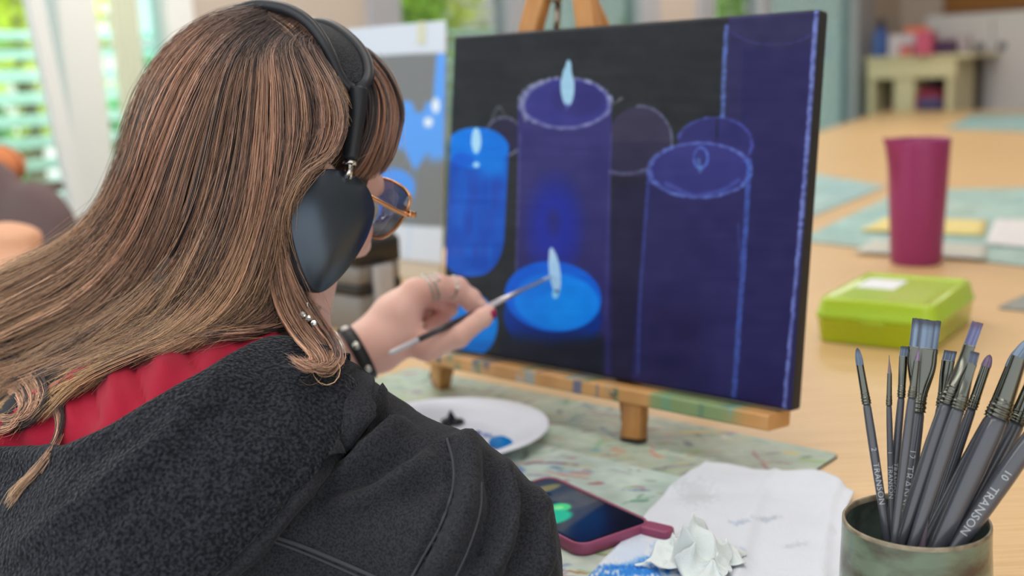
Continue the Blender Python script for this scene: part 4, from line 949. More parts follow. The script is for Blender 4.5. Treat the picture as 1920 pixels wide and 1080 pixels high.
brush((1738, 598), (1731, 652), (1721, 772), (1690, 1012), .785, .79, .0050, 'flat', .0195, 'widest flat brush with blue grey bristles, tallest in the mug', [('12', (1714, 842), .0066, 0), ('TRANSON', (1711, 872), .0082, -.1)])
brush((1724, 648), (1719, 676), (1710, 745), (1677, 1012), .755, .755, .0030, 'liner', .0038, 'lilac tipped liner brush before the widest flat brush', None, LILAC)
brush((1783, 656), (1778, 676), (1764, 762), (1728, 1008), .800, .81, .0034, 'flat', .0088, 'small grey flat brush behind the middle of the bunch')
brush((1834, 603), (1818, 647), (1777, 757), (1688, 1014), .762, .757, .0056, 'flat', .0085, 'long flat brush leaning right with a reddish tip, right of the widest', None, ((104, 108, 150), (84, 66, 92)), .5)
brush((1829, 658), (1823, 682), (1797, 766), (1714, 1015), .755, .745, .0046, 'flat', .0058, 'narrow flat brush touching the right side of the long leaning brush', None, ((84, 92, 112), (46, 48, 60)))
brush((1812, 690), (1808, 704), (1798, 775), (1722, 1010), .790, .79, .0034, 'round', .0046, 'short dark brush half hidden behind the leaning flat brushes')
brush((1857, 663), (1849, 686), (1822, 766), (1738, 1012), .785, .785, .0036, 'round', .0064, 'purple tipped round brush standing clear at the right', None, LILAC)
brush((1912, 650), (1897, 690), (1861, 785), (1742, 1012), .782, .775, .0060, 'round', .0090, 'large round brush half hidden behind the thickest handle', None)
brush((1938, 630), (1912, 668), (1872, 782), (1762, 1016), .758, .742, .0072, 'round', .0100, 'thickest handled round brush leaning right in front')
brush((1955, 690), (1932, 722), (1906, 792), (1788, 1014), .772, .768, .0064, 'round', .0080, 'second thick brush leaning right behind the thickest handle')
brush((2010, 690), (1985, 730), (1945, 806), (1800, 1014), .755, .735, .0066, 'round', .0110, 'rightmost brush with the number ten on its handle', [('10', (1884, 876), .0070, .1), ('TRANSON', (1862, 908), .0080, -.1)])
# one brush stands bristles down, only its tapered end shows
pe = P(1743, 920, .752); pbm = P(1727, 1016, .757); ax_ = unit(pbm - pe); ln = 0
while True:
    q = pe + ax_ * ln
    if q[2] < .7475 or (q[2] < mz and np.hypot(q[0] - MC[0], q[1] - MC[1]) > MR * .9): break
    ln += .001
inv = thing('paint_brush', 'mauve grey brush end standing upside down among the handles', 'brush', pe + ax_ * ln, 'paint brushes standing in the pottery mug')
add('handle', *tube(pe + ax_[None] * (np.array([0, .02, .2, .5, .8]) * ln)[:, None], [.0004, .0010, .0027, .0048, .0056], 14), mat('mauve_lacquer', (122, 108, 120), .35), inv)
add('ferrule', *tube(pe + ax_[None] * (np.array([.8, .97]) * ln)[:, None], [.0056, .0054], 14), M_fer, inv)
add('bristles', *tube(pe + ax_[None] * (np.array([.97, 1.0]) * ln)[:, None], [.0054, .003], 14), mat('dark_bristle', (60, 60, 70), .6), inv)
settle(inv)

# ================================================================== blurred things at the left edge
def left_at(x, y, d): return P(x, y, d)
M_brn = mat('brown_upholstery', (104, 84, 84), .8, bump=('noise', 300, .3, .002)); M_org = mat('orange_fabric', (216, 132, 84), .8)
lc2 = P(40, 440, 2.9)
ac = thing('armchair', 'dark brown upholstered chair by the glazed door', 'chair', (lc2[0], lc2[1], 0))
axx = unit(UV_U + UV_V * .15); ayy = np.cross(Z, axx)
Vb, Fb = snet(lambda p: smin(smin(ellip(p, lc2 - axx * .12 + Z * .01, [axx, ayy, Z], (.17, .07, .19)), ellip(p, lc2 + axx * .07 - Z * .03, [axx, ayy, Z], (.15, .075, .17)), .03), ellip(p, lc2 - Z * .24 - ayy * .2, [axx, ayy, Z], (.27, .27, .08)), .03), lc2 - .6, lc2 + .6, .02)
add('upholstery', Vb, Fb, M_brn, ac)
for a in (-1, 1):
    for b in (-1, 1):
        add('leg', *tube([np.array([lc2[0], lc2[1], lc2[2] - .28]) - ayy * .2 + axx * a * .18 + ayy * b * .16, np.array([lc2[0], lc2[1], .002]) - ayy * .2 + axx * a * .22 + ayy * b * .2], .016, 8), M_dkwood, ac)
settle(ac)
oc = P(5, 312, 3.3)
op = thing('orange_cushion', 'orange cushion propped behind the brown chair', 'cushion', oc)
Vb, Fb = snet(lambda p: ellip(p, oc, [axx, ayy, Z], (.09, .05, .06)), oc - .15, oc + .15, .012); add('cover', Vb, Fb, M_org, op)
add('piping', *tube([oc + axx * .09 * math.cos(a) + Z * .06 * math.sin(a) for a in np.linspace(0, 6.283, 33)[:-1]], .004, 6, closed=True), mat('rust_piping', (176, 100, 60), .7), op); settle(op)
ot = thing('side_table', 'low side table carrying the orange cushion', 'table', (oc[0], oc[1], 0))
add('top', *lathe([(0, 0), (.16, 0), (.165, .008), (.16, .02), (0, .02)], 24, np.array([oc[0], oc[1], oc[2] - .08])), M_dkwood, ot)
add('pedestal', *tube([np.array([oc[0], oc[1], oc[2] - .08]), np.array([oc[0], oc[1], .01])], .025, 10), M_dkwood, ot); add('foot', *lathe([(0, 0), (.13, 0), (.11, .015), (0, .02)], 20, np.array([oc[0], oc[1], 0])), M_dkwood, ot); settle(ot)
pc2 = P(20, 490, 1.9)
pst = thing('folded_towel', 'peach and pale lilac towel folded on a stool back at the left edge', 'towel', pc2)
M_pch = mat('peach_terry', (226, 172, 140), .9, bump=('noise', 400, .5, .002)); M_lil = mat('lilac_terry', (196, 186, 200), .9, bump=('noise', 400, .5, .002))
Vb, Fb = snet(lambda p: ellip(p, pc2, [axx, ayy, Z], (.085, .05, .07)) + .006 * np.sin(p[:, 2] * 120), pc2 - .15, pc2 + .15, .008); add('peach_fold', Vb, Fb, M_pch, pst)
c3 = pc2 - axx * .04 - ayy * .05 - Z * .01; Vb, Fb = snet(lambda p: ellip(p, c3, [axx, ayy, Z], (.04, .03, .025)), c3 - .08, c3 + .08, .006); add('lilac_fold', Vb, Fb, M_lil, pst); settle(pst)
sb = thing('bar_stool', 'light wooden stool under the peach towel', 'stool', (pc2[0], pc2[1], 0))
add('seat', *lathe([(0, 0), (.15, 0), (.155, .01), (.15, .03), (0, .03)], 28, np.array([pc2[0], pc2[1], pc2[2] - .10])), M_oak, sb)
for a in range(4):
    d = np.array([math.cos(a * 1.571 + .6), math.sin(a * 1.571 + .6), 0]); add('leg', *tube([np.array([pc2[0], pc2[1], pc2[2] - .10]) + d * .1, np.array([pc2[0], pc2[1], .002]) + d * .17], .015, 8), M_oak, sb)
settle(sb)
# ================================================================== the painter
M_skin = mat('skin', (234, 192, 178), .48, sss=.25, noise=((224, 172, 158), 18, 3, .4, .75), spec=.35)
M_hood = mat('black_jersey', (54, 55, 60), .9, spec=.12, sheen=.08, noise=((36, 37, 41), 600, 3, .4, .65), bump=('noise', 900, .5, .0012))
M_fleece = mat('fleece', (50, 52, 59), .95, spec=.08, sheen=.12, noise=((26, 28, 33), 420, 2, .38, .60), bump=('voronoi', 380, 1.0, .0024))
M_red = mat('crimson_cotton', (160, 28, 52), .85, spec=.15, sheen=.1, bump=('noise', 900, .3, .0008))
M_seam = mat('seam_thread', (64, 66, 72), .85)
# ---- joints
HR, HF0 = UV_U, UV_V
hp = math.radians(14)
HF = HF0 * math.cos(hp) - Z * math.sin(hp); HU = np.cross(HR, HF)
CUPC = P(616, 441, .905)                          # centre of the right ear cup
HC = CUPC - HR * .100 + HU * .028 + HF * .002     # middle of the head
HS = 1.10
HC = HC + HU * .010 + HF * .004
def H(r, f, u): return HC + HR * r + HF * f + HU * u
NB = P(470, 640, .945)                            # base of the neck
CH = NB + np.array([-.045, -.045, -.115]); PEL = CH + np.array([-.15, -.18, -.36]); PEL[2] = .50
RS = P(868, 1040, .815); RE = RS + np.array([.035, -.055, -.25]); RW = RE + np.array([-.02, .22, -.05])
LS = NB - UV_U * .20 + np.array([-.01, -.01, -.05]); LW = P(672, 662, 1.245); LE = LW + np.array([-.215, -.075, -.07]); LE[2] = .802
WAIST = CH * .45 + PEL * .55

def torso(p, g):                                  # g: grow
    a = cone(p, CH - UV_U * .065 - UV_V * .02, WAIST - UV_U * .05, .112 + g, .105 + g)
    a = smin(a, cone(p, CH + UV_U * .065 - UV_V * .02, WAIST + UV_U * .05, .112 + g, .105 + g), .05)
    a = smin(a, cone(p, WAIST, PEL, .125 + g, .155 + g), .06)
    a = smin(a, cone(p, NB - Z * .062, RS * .8 + NB * .2, .050 + g, .052 + g), .07)
    a = smin(a, cone(p, NB - Z * .050, LS, .050 + g, .05 + g), .07)
    return a
def sleeves(p, g):
    a = cone(p, RS, RE, .062 + g, .052 + g); a = smin(a, cone(p, RE, RW, .050 + g, .042 + g), .02)
    b = cone(p, LS, LE * .9 + LS * .1, .060 + g, .050 + g); b = smin(b, cone(p, LE, LE * .62 + LW * .38, .048 + g, .046 + g), .02)
    return np.minimum(a, b)
def hoodie_sdf(p): return smin(torso(p, .010), sleeves(p, .008), .045)
lo = np.minimum.reduce([PEL, LS, LE, RW, RE]) - .22; hi = np.maximum.reduce([NB, LS, LW, RW, RE, RS]) + .12; lo[2] = PEL[2] - .06
HV, HFc = snet(hoodie_sdf, lo, hi, .0046)
HV = relax(HV, HFc, 2)
HN = vnormals(HV, HFc)
hx, hy, hd = px(HV)
front = (np.einsum('ij,ij->i', HN, CAM - HV) > -.02)
disp = np.zeros(len(HV))
def crease(pl, amp, wd, fade=.25, mask=None):
    global disp
    d, t = seg_dist(hx, hy, spline(pl, 24)); e = np.clip(np.minimum(t, 1 - t) / fade, 0, 1) ** .7
    disp += np.where(front if mask is None else mask, amp * np.exp(-(d / wd) ** 2) * e, 0)
# folds running from the armhole up to the neck and around the sleeve cap
crease([(650, 840), (690, 790), (722, 752)], .019, 17); crease([(600, 880), (680, 815), (745, 790)], -.009, 12); crease([(620, 905), (700, 850), (770, 795)], .014, 20); crease([(640, 930), (730, 880), (800, 830)], -.005, 16)
crease([(610, 960), (720, 920), (820, 850)], .009, 24); crease([(660, 960), (760, 930), (850, 890)], -.005, 18); crease([(560, 960), (650, 900), (700, 860)], -.004, 16)
crease([(842, 830), (850, 905), (825, 985), (770, 1090)], -.007, 9, .08); crease([(862, 815), (880, 900), (862, 990), (810, 1090)], .011, 26, .1)
crease([(905, 850), (925, 930), (915, 1010), (880, 1090)], -.008, 13, .15); crease([(930, 862), (950, 930), (945, 1010), (905, 1090)], .010, 17, .15); crease([(958, 890), (980, 950), (980, 1020), (950, 1090)], -.008, 12, .15)
crease([(985, 905), (1010, 970), (1015, 1040), (1000, 1100)], .008, 18, .2); crease([(1010, 960), (1035, 1020), (1040, 1090)], -.006, 10, .2)
disp *= 1.4
disp += front * .0012 * vnoise(HV * 60, 3) + .002 * vnoise(HV * 22, 5)
HV2 = HV + HN * disp[:, None]
person = thing('person', 'seated person seen from behind in a black hoodie, painting with the left hand', 'person', (PEL[0], PEL[1], 0))
hood_body = add('hoodie', HV2, HFc, M_hood, person)
bvh = BVHTree.FromPolygons([tuple(a) for a in HV2], [tuple(map(int, a)) for a in HFc])
def cast(x, y, tree=None):
    r = unit(ray(x, y)); h = (tree or bvh).ray_cast(Vector(CAM), Vector(r), 5)
    return (None, None) if h[0] is None else (np.array(h[0]), np.array(h[1]))
def cloth_patch(name, top, bot, nu, nv, off, m, thick=.004, ridges=(), inner=.0, seed=1):
    """sheet lying on the body between two drawn edges; off(s,t) is its stand-off along the body normal"""
    te, be = spline(top, nu), spline(bot, nu); D = np.full((nu, nv), np.nan); Nn = np.zeros((nu, nv, 3)); XY = np.zeros((nu, nv, 2))
    for i in range(nu):
        for j in range(nv):
            t = j / (nv - 1); p = te[i] * (1 - t) + be[i] * t; XY[i, j] = p; h, n = cast(*p)
            if h is not None: D[i, j] = (h - CAM) @ CF; Nn[i, j] = n
    for _ in range(400):
        bad = np.isnan(D)
        if not bad.any(): break
        acc = np.zeros_like(D); c = np.zeros_like(D)
        for ax in (0, 1):
            for sh in (1, -1):
                q = np.roll(D, sh, ax); k = ~np.isnan(q); acc[k] += q[k]; c[k] += 1
        k = bad & (c > 0); D[k] = acc[k] / c[k]
    Ds = D.copy()
    for _ in range(14):
        pd = np.pad(Ds, 1, 'edge'); Ds = .5 * Ds + .125 * (pd[:-2, 1:-1] + pd[2:, 1:-1] + pd[1:-1, :-2] + pd[1:-1, 2:])
    s, t = np.meshgrid(np.linspace(0, 1, nu), np.linspace(0, 1, nv), indexing='ij')
    base = PA(np.c_[XY.reshape(-1, 2), Ds.ravel()]).reshape(nu, nv, 3)
    tu = np.gradient(base, axis=0); tv = np.gradient(base, axis=1); n = np.cross(tu, tv); n /= np.linalg.norm(n, axis=2, keepdims=True) + 1e-12
    if np.sum(n[nu // 2, nv // 2] * (CAM - base[nu // 2, nv // 2])) < 0: n = -n
    o = off(s, t)
    for pl, amp, wd in ridges:
        d, tt = seg_dist(XY[:, :, 0].ravel(), XY[:, :, 1].ravel(), spline(pl, 24)); e = np.clip(np.minimum(tt, 1 - tt) / .2, 0, 1) ** .6; o = o + (amp * np.exp(-(d / wd) ** 2) * e).reshape(nu, nv)
    o = o + .0008 * vnoise(base.reshape(-1, 3) * 45, seed).reshape(nu, nv)
    A = (base + n * o[:, :, None]).reshape(-1, 3)
    B = (base + n * np.minimum(inner, o - thick)[:, :, None]).reshape(-1, 3)
    k = nu * nv; ff = grid_faces(nu, nv); idx = np.arange(k).reshape(nu, nv); rim = np.r_[idx[:, 0], idx[-1, 1:], idx[-2::-1, -1], idx[0, -2:0:-1]]; rn = np.roll(rim, -1)
    F = np.vstack([ff, ff[:, ::-1] + k, np.stack([rn, rim, rim + k, rn + k], 1)])
    ctr = np.cross(A[ff[0][1]] - A[ff[0][0]], A[ff[0][2]] - A[ff[0][0]])
    if ctr @ n[0, 0] < 0: F = F[:, ::-1]
    return add(name, np.vstack([A, B]), F, m, person), XY, A.reshape(nu, nv, 3)
# ---- crimson top, showing between the hair and the hood
redtop = [(-60, 850), (10, 802), (72, 750), (140, 716), (250, 656), (340, 630), (430, 628), (520, 640), (600, 668), (650, 700)]
redbot = [(-60, 900), (30, 880), (100, 870), (170, 868), (240, 858), (330, 815), (430, 760), (520, 715), (600, 712), (650, 730)]
_o, RXY, RA = cloth_patch('red_top', redtop, redbot, 110, 30, lambda s, t: .009 + .002 * np.sin(s * 60 + t * 3), M_red, .003,
    [([(255, 655), (262, 720), (290, 790)], -.004, 6), ([(215, 690), (225, 740), (245, 800)], .003, 8), ([(180, 705), (188, 760), (205, 812)], -.003, 6), ([(150, 715), (150, 770), (160, 815)], .003, 7),
     ([(340, 660), (370, 700), (385, 735)], -.003, 6), ([(290, 650), (300, 690), (330, 720)], .002, 10), ([(420, 640), (440, 670), (450, 700)], .002, 10)], seed=4)
lace = MB(); le = spline(RA[18:70, 0, :], 120)
bump_r = .0011 + .0007 * np.sin(np.arange(120) * 1.9) ** 2; add('lace_edge', *tube(le, bump_r, 6), mat('crimson_lace', (196, 52, 84), .8), person)
# ---- hood lying fleece side up on the back
htop = [(-70, 830), (0, 834), (70, 838), (130, 843), (190, 838), (255, 810), (330, 768), (420, 716), (500, 674), (560, 684), (612, 708), (640, 722)]
hbot = [(-70, 1190), (40, 1190), (130, 1180), (200, 1170), (270, 1150), (345, 1110), (410, 1068), (465, 1010), (520, 950), (575, 882), (612, 800), (640, 740)]
def hoff(s, t):
    e = np.minimum(np.clip(t / .10, 0, 1), 1); r = np.sqrt(np.clip(1 - (1 - e) ** 2, 0, 1)); e2 = np.clip((1 - t) / .05, 0, 1); r2 = .45 + .55 * np.sqrt(np.clip(1 - (1 - e2) ** 2, 0, 1))
    return .006 + .022 * r * r2
cloth_patch('hood', htop, hbot, 150, 96, hoff, M_fleece, .004,
    [([(40, 1090), (200, 960), (320, 860), (410, 770), (470, 690)], .0035, 22), ([(90, 1090), (240, 970), (360, 870), (440, 790)], -.003, 22), ([(20, 900), (150, 905), (260, 860), (350, 790)], -.003, 26),
     ([(330, 1050), (440, 940), (520, 840), (560, 740)], .003, 30), ([(190, 820), (300, 790), (400, 730)], .003, 16)], seed=6)
# hem of the hood: smooth jersey strip outside the stitched line
s1 = [(610, 704), (618, 748), (602, 800), (572, 880), (520, 955), (462, 1018), (405, 1072)]
s2 = [(694, 732), (706, 764), (684, 812), (634, 872), (578, 942), (504, 1026), (436, 1090)]
cloth_patch('hood_hem', s1, s2, 70, 12, lambda s, t: .021 - .010 * t * t + .003 * np.sin(np.pi * np.clip(t * 1.2, 0, 1)), M_hood, .004, seed=8)
def seam_tube(name, pl, off, r, n=60, m=None, tree=None):
    pts = []
    for x, y in spline(pl, n):
        h, nn = cast(x, y, tree)
        if h is not None: pts.append(h + (CAM - h) / np.linalg.norm(CAM - h) * off)
    if len(pts) > 3: return add(name, *tube(spline(np.array(pts)[::2], n), r, 6), m or M_seam, person)
seam_tube('shoulder_seam', [(505, 1003), (560, 1022), (620, 1046), (690, 1076), (730, 1094)], .0005, .0016); seam_tube('shoulder_seam', [(503, 1012), (556, 1031), (614, 1055), (680, 1084), (715, 1098)], .0003, .0011)
seam_tube('armhole_seam', [(838, 822), (850, 870), (848, 920), (826, 985), (790, 1050), (766, 1092)], .0006, .0012)
seam_tube('sleeve_seam', [(903, 905), (900, 960), (878, 1030), (850, 1090)], .0004, .0009)

# ---- body: head, neck, arms, hand as one skin
FINE = .0016
def head_sdf(p):
    q = np.c_[(p - HC) @ HR, (p - HC) @ HF, (p - HC) @ HU] / HS; E3 = np.eye(3)
    a = ellip(q, (0, -.008, .030), E3, (.074, .094, .088)); a = smin(a, ellip(q, (0, .024, -.026), E3, (.058, .050, .068)), .03)
    a = smin(a, cone(q, (0, .040, -.086), (0, .040, -.078), .017, .019), .03)
    for sx in (-1, 1):
        a = smin(a, cone(q, (sx * .050, .000, -.062), (sx * .014, .040, -.086), .014, .015), .03)   # jaw
        a = smin(a, ellip(q, (sx * .036, .060, -.028), E3, (.020, .018, .020)), .02)             # cheek
        a = smin(a, cone(q, (sx * .014, .086, .012), (sx * .046, .072, .012), .010, .010), .014)    # brow
        a = -smin(-a, ellip(q, (sx * .031, .098, -.008), E3, (.016, .016, .011)), .008)          # eye socket
        ear = ellip(q, (sx * .078, -.005, -.010), E3, (.010, .018, .030)); a = smin(a, ear, .008)
    a = smin(a, cone(q, (0, .086, .002), (0, .104, -.036), .008, .011), .010); a = smin(a, ellip(q, (0, .096, -.040), E3, (.015, .010, .008)), .008)
    a = smin(a, ellip(q, (0, .066, -.060), E3, (.020, .010, .005)), .006); a = smin(a, ellip(q, (0, .063, -.069), E3, (.018, .010, .006)), .006)
    return a * HS
def upper_sdf(p):
    a = head_sdf(p); a = smin(a, cone(p, H(-.015, -.045, -.06), NB + np.array([-.022, 0, -.03]), .040, .048), .03)
    a = smin(a, cone(p, NB - Z * .062, RS * .62 + NB * .38, .050, .042), .05); a = smin(a, cone(p, NB - Z * .035, LS * .62 + NB * .38, .056, .045), .05)
    return smin(a, cone(p, NB - Z * .05, CH, .07, .09), .05)
lo = np.minimum(HC - .15, CH - .13); hi = HC + .15; hi = np.maximum(hi, RS * .7 + NB * .3 + .05)
BV, BF = snet(upper_sdf, lo, hi, .0042); BV = relax(BV, BF, 1)

# left hand: (x, y, depth) of the joints, radius in metres
HD_ = .06                                          # how far the hand is pushed towards the canvas
def J3(x, y, d): return P(x, y, d + HD_)
WR = LW; 
hand_bones = []
def chain(pts, k=.004): hand_bones.append(([(J3(*a[:3]), a[3] * 1.05) for a in pts], k))
WRp = (676, 652)
# palm: metacarpals fan from the wrist; index side faces the lens, little finger side lies beyond
chain([(705, 640, 1.195, .027), (742, 596, 1.205, .025), (779, 549, 1.212, .0155)], .02)                       # index metacarpal
chain([(708, 642, 1.210, .025), (745, 590, 1.225, .024), (776, 548, 1.232, .0150)], .02)                       # middle metacarpal
chain([(712, 648, 1.222, .022), (745, 600, 1.242, .022), (772, 560, 1.250, .0140)], .02)                       # ring metacarpal
chain([(716, 655, 1.230, .019), (744, 615, 1.256, .019), (768, 578, 1.266, .0130)], .02)                       # little metacarpal
chain([(715, 650, 1.192, .025), (752, 632, 1.202, .019), (800, 650, 1.198, .0148)], .018)                       # ball of the thumb
chain([(800, 650, 1.198, .0150), (858, 630, 1.202, .0126), (905, 596, 1.212, .0100), (916, 586, 1.217, .0085)])     # thumb
chain([(779, 549, 1.212, .0150), (822, 536, 1.222, .0122), (858, 539, 1.234, .0112), (884, 558, 1.238, .0094), (903, 575, 1.238, .0078)])   # index finger
chain([(776, 548, 1.232, .0140), (824, 545, 1.250, .0116), (862, 552, 1.264, .0106), (884, 570, 1.262, .0088), (900, 584, 1.256, .0076)])  # middle finger
chain([(772, 560, 1.250, .0130), (815, 562, 1.272, .0106), (842, 578, 1.278, .0098), (826, 600, 1.272, .0088), (806, 608, 1.262, .0078)])  # ring finger, curled
chain([(768, 578, 1.266, .0115), (802, 590, 1.284, .0092), (820, 606, 1.286, .0084), (804, 620, 1.278, .0076), (788, 622, 1.268, .0068)])  # little finger, curled
ELB = LE
def hand_sdf(p):
    fa = cone(p, ELB, ELB * .35 + WR * .65, .043, .036); fa = smin(fa, cone(p, ELB * .35 + WR * .65, WR, .036, .0265), .015); fa = smin(fa, cone(p, WR, J3(718, 640, 1.205), .0265, .026), .012)
    palm = fa
    for bones, k in hand_bones[:5]:
        a = None
        for (q0, r0), (q1, r1) in zip(bones[:-1], bones[1:]):
            c = cone(p, q0, q1, r0, r1); a = c if a is None else smin(a, c, .006)
        palm = smin(palm, a, k * .7)
    out = palm
    for bones, k in hand_bones[5:]:
        a = None
        for (q0, r0), (q1, r1) in zip(bones[:-1], bones[1:]):
            c = cone(p, q0, q1, r0, r1); a = c if a is None else smin(a, c, .003)
        for q0, r0 in bones[1:-1]: a = smin(a, np.linalg.norm(p - q0, axis=1) - r0 * 1.05, .003)
        # fingers blend into the palm only near their root
        near = np.linalg.norm(p - bones[0][0], axis=1); kk = .0008 + .010 * np.clip(1 - near / .030, 0, 1)
        h = np.clip(0.5 + 0.5 * (a - out) / kk, 0, 1); out = a + (out - a) * h - kk * h * (1 - h)
    return out
allp = np.array([q for b, _ in hand_bones for q, _ in b] + [WR])
AV, AF = snet(hand_sdf, allp.min(0) - .04, allp.max(0) + .035, FINE)
AV = relax(AV, AF, 1)
# forearm, coarser, overlapping the wrist under the bracelet
def arm_sdf(p): 
    fa = cone(p, ELB, ELB * .35 + WR * .65, .043, .036); fa = smin(fa, cone(p, ELB * .35 + WR * .65, WR, .036, .0265), .015); return smin(fa, cone(p, LS, ELB, .05, .043), .01)
lo = np.minimum.reduce([ELB, WR, LS]) - .06; hi = np.maximum.reduce([ELB, WR, LS]) + .06
CV, CFc = snet(arm_sdf, lo, hi, .004)
def rarm_sdf(p): 
    a = cone(p, RS, RE, .052, .043); a = smin(a, cone(p, RE, RW, .043, .028), .01); a = smin(a, ellip(p, RW + unit(RW - RE) * .07, [unit(RW - RE), UV_U, np.cross(unit(RW - RE), UV_U)], (.06, .038, .016)), .015)
    for k in range(4):
        b0 = RW + unit(RW - RE) * .11 + UV_U * (-.027 + .018 * k); a = np.minimum(a, cone(p, b0, b0 + unit(RW - RE) * (.05 + .012 * math.sin(k * 1.1)) - Z * .015, .0088, .007))
    return smin(a, cone(p, RW + unit(RW - RE) * .03 - UV_U * .03, RW + unit(RW - RE) * .09 - UV_U * .062, .012, .009), .008)
lo = np.minimum.reduce([RE, RW, RS]) - .19; hi = np.maximum.reduce([RE, RW, RS]) + .22
DV, DF = snet(rarm_sdf, lo, hi, .005)
# tuck the coarse arm inside the fine one wherever both exist
VV = [BV, AV, CV, DV]; FF = []; n = 0
inside = hand_sdf(CV) < .004; lowz = CV @ UV_V
cn = vnormals(CV, CFc); CV = CV - cn * (.0035 * inside)[:, None]; VV[2] = CV
for v_, f_ in zip(VV, [BF, AF, CFc, DF]): FF.append(f_ + n); n += len(v_)
add('body', np.concatenate(VV), np.concatenate(FF), M_skin, person)
M_eye = mat('eye_white', (236, 232, 226), .15); M_iris = mat('iris', (60, 66, 60), .1)
for sx in (-1, 1):
    e = H(sx * .031 * HS, .081 * HS, -.008 * HS); add('eye', *lathe([(0, -.0115), (.008, -.008), (.0115, 0), (.0095, .0065), (.006, .0098), (0, .0115)], 18, e, HF), M_eye, person)
    add('iris', *lathe([(.0055, .0), (.0045, .0010), (0, .0013)], 14, e + HF * .0101, HF), M_iris, person)
# thumb nail, painted red
M_nail = mat('red_nail_polish', (178, 40, 72), .2, coat=.5)
tn0, tn1 = J3(905, 596, 1.212), J3(917, 585, 1.217); tnx = unit(tn1 - tn0); tnz = unit(CR * .75 - CU * .45 - CF * .35); tnz = unit(tnz - tnx * (tnz @ tnx)); tny = np.cross(tnz, tnx)
nv_ = []; 
for a in np.linspace(-1, 1, 9):
    for b in np.linspace(-1, 1, 9):
        an = b * 1.0; nv_.append(tn0 + tnx * (.006 + a * .0085) + (tnz * math.cos(an) + tny * math.sin(an)) * (.0104 - .0012 * (a > .6)) * (1 - .02 * a))
add('thumb_nail', np.array(nv_), grid_faces(9, 9), M_nail, person).modifiers.new('thick', 'SOLIDIFY').thickness = .001
# trousers and shoes, below the picture
M_jean = mat('dark_denim', (52, 58, 74), .8); M_shoe = mat('black_shoe', (36, 36, 38), .5)
RK = PEL + UV_V * .42 + UV_U * .10; LK = PEL + UV_V * .42 - UV_U * .10; RK[2] = LK[2] = .50
RA_, LA_ = RK + UV_V * .02 - Z * .42, LK + UV_V * .02 - Z * .42
def tr(p):
    a = cone(p, PEL + UV_U * .07, PEL - UV_U * .07, .13, .13)
    for k, an, s_ in ((RK, RA_, 1), (LK, LA_, -1)): a = smin(a, smin(cone(p, PEL + UV_U * .08 * s_, k, .092, .068), cone(p, k, an, .066, .048), .02), .03)
    return a
lo = np.minimum.reduce([PEL, RA_, LA_]) - .17; hi = np.maximum.reduce([PEL, RK, LK]) + .16; TV, TF = snet(tr, lo, hi, .012); add('trousers', TV, TF, M_jean, person)
for an in (RA_, LA_):
    a0 = np.array([an[0], an[1], 0]); SV, SF = snet(lambda p: np.maximum(smin(ellip(p, a0 + UV_V * .05 + Z * .03, [UV_U, UV_V, Z], (.045, .13, .045)), cone(p, a0 + Z * .03, a0 + Z * .09, .045, .05), .03), .002 - p[:, 2]), a0 - .2, a0 + np.array([.25, .25, .2]), .009); add('shoe', SV, SF, M_shoe, person)
stl = thing('studio_stool', 'plain wooden stool under the seated person', 'stool', (PEL[0], PEL[1], 0))
sz = PEL[2] - .135
add('seat', *lathe([(0, sz - .03), (.16, sz - .03), (.17, sz - .02), (.165, sz), (0, sz - .004)], 32, (PEL[0], PEL[1], 0)), M_oak, stl)
for k in range(4):
    d = np.array([math.cos(k * 1.571 + .3), math.sin(k * 1.571 + .3), 0]); add('leg', *tube([np.array([PEL[0], PEL[1], sz - .03]) + d * .12, np.array([PEL[0], PEL[1], 0]) + d * .17], .016, 10), M_oak, stl)
settle(stl)
# ================================================================== headphones
M_hpm = mat('midnight_aluminium', (74, 84, 96), .30, .7)
M_hpr = mat('black_rubber_frame', (34, 37, 43), .45)
M_knit = mat('knit_canopy', (52, 54, 60), .9, noise=((26, 28, 32), 900, 1, .42, .58), bump=('voronoi', 900, .8, .001))
M_pad = mat('ear_pad_knit', (28, 29, 32), .95, bump=('voronoi', 700, .6, .001))
M_chr = mat('polished_steel', (210, 208, 204), .12, 1.0)
hpn = thing('headphones', 'dark over-ear headphones worn over the long brown hair', 'headphones', CUPC)
out_px = [(640, 318), (668, 329), (690, 352), (702, 385), (699, 415), (686, 450), (666, 485), (641, 518), (616, 542), (598, 550), (581, 541), (566, 514), (553, 475), (543, 432), (541, 392), (551, 356), (573, 330), (605, 317)]
HRc = unit(HR - HF * .10 + HU * .05)
ol = np.array([hit_plane(x, y, CUPC, HRc) for x, y in out_px]); ol = cspline(ol, 6)
n = len(ol); k_ = n
oc_ = ol.mean(0)
def rings_cup(levels):
    v = []; f = []
    for s_, h in levels: v.extend(oc_ + (ol - oc_) * s_ + HRc * h)
    for i in range(len(levels) - 1):
        for j in range(n): f.append([i * n + j, i * n + (j + 1) % n, (i + 1) * n + (j + 1) % n, (i + 1) * n + j])
    f.append(list(range(n))[::-1]); v.append(oc_ + HRc * levels[-1][1]); f.extend([[(len(levels) - 1) * n + j, (len(levels) - 1) * n + (j + 1) % n, len(levels) * n] for j in range(n)]); return np.array(v), f
a_ = np.linspace(0, math.pi / 2, 9)
lev = [(.93, -.021), (.975, -.020), (.99, -.017), (1.0, -.012)] + [(.965 + .035 * math.cos(t), -.006 + .008 * math.sin(t)) for t in a_] + [(k, .002 + .012 * (1 - (k / .965) ** 2.4)) for k in (.9, .8, .65, .5, .3, .12)]
lev += [(.02, .014)]
add('ear_cup', *rings_cup(lev), M_hpm, hpn)
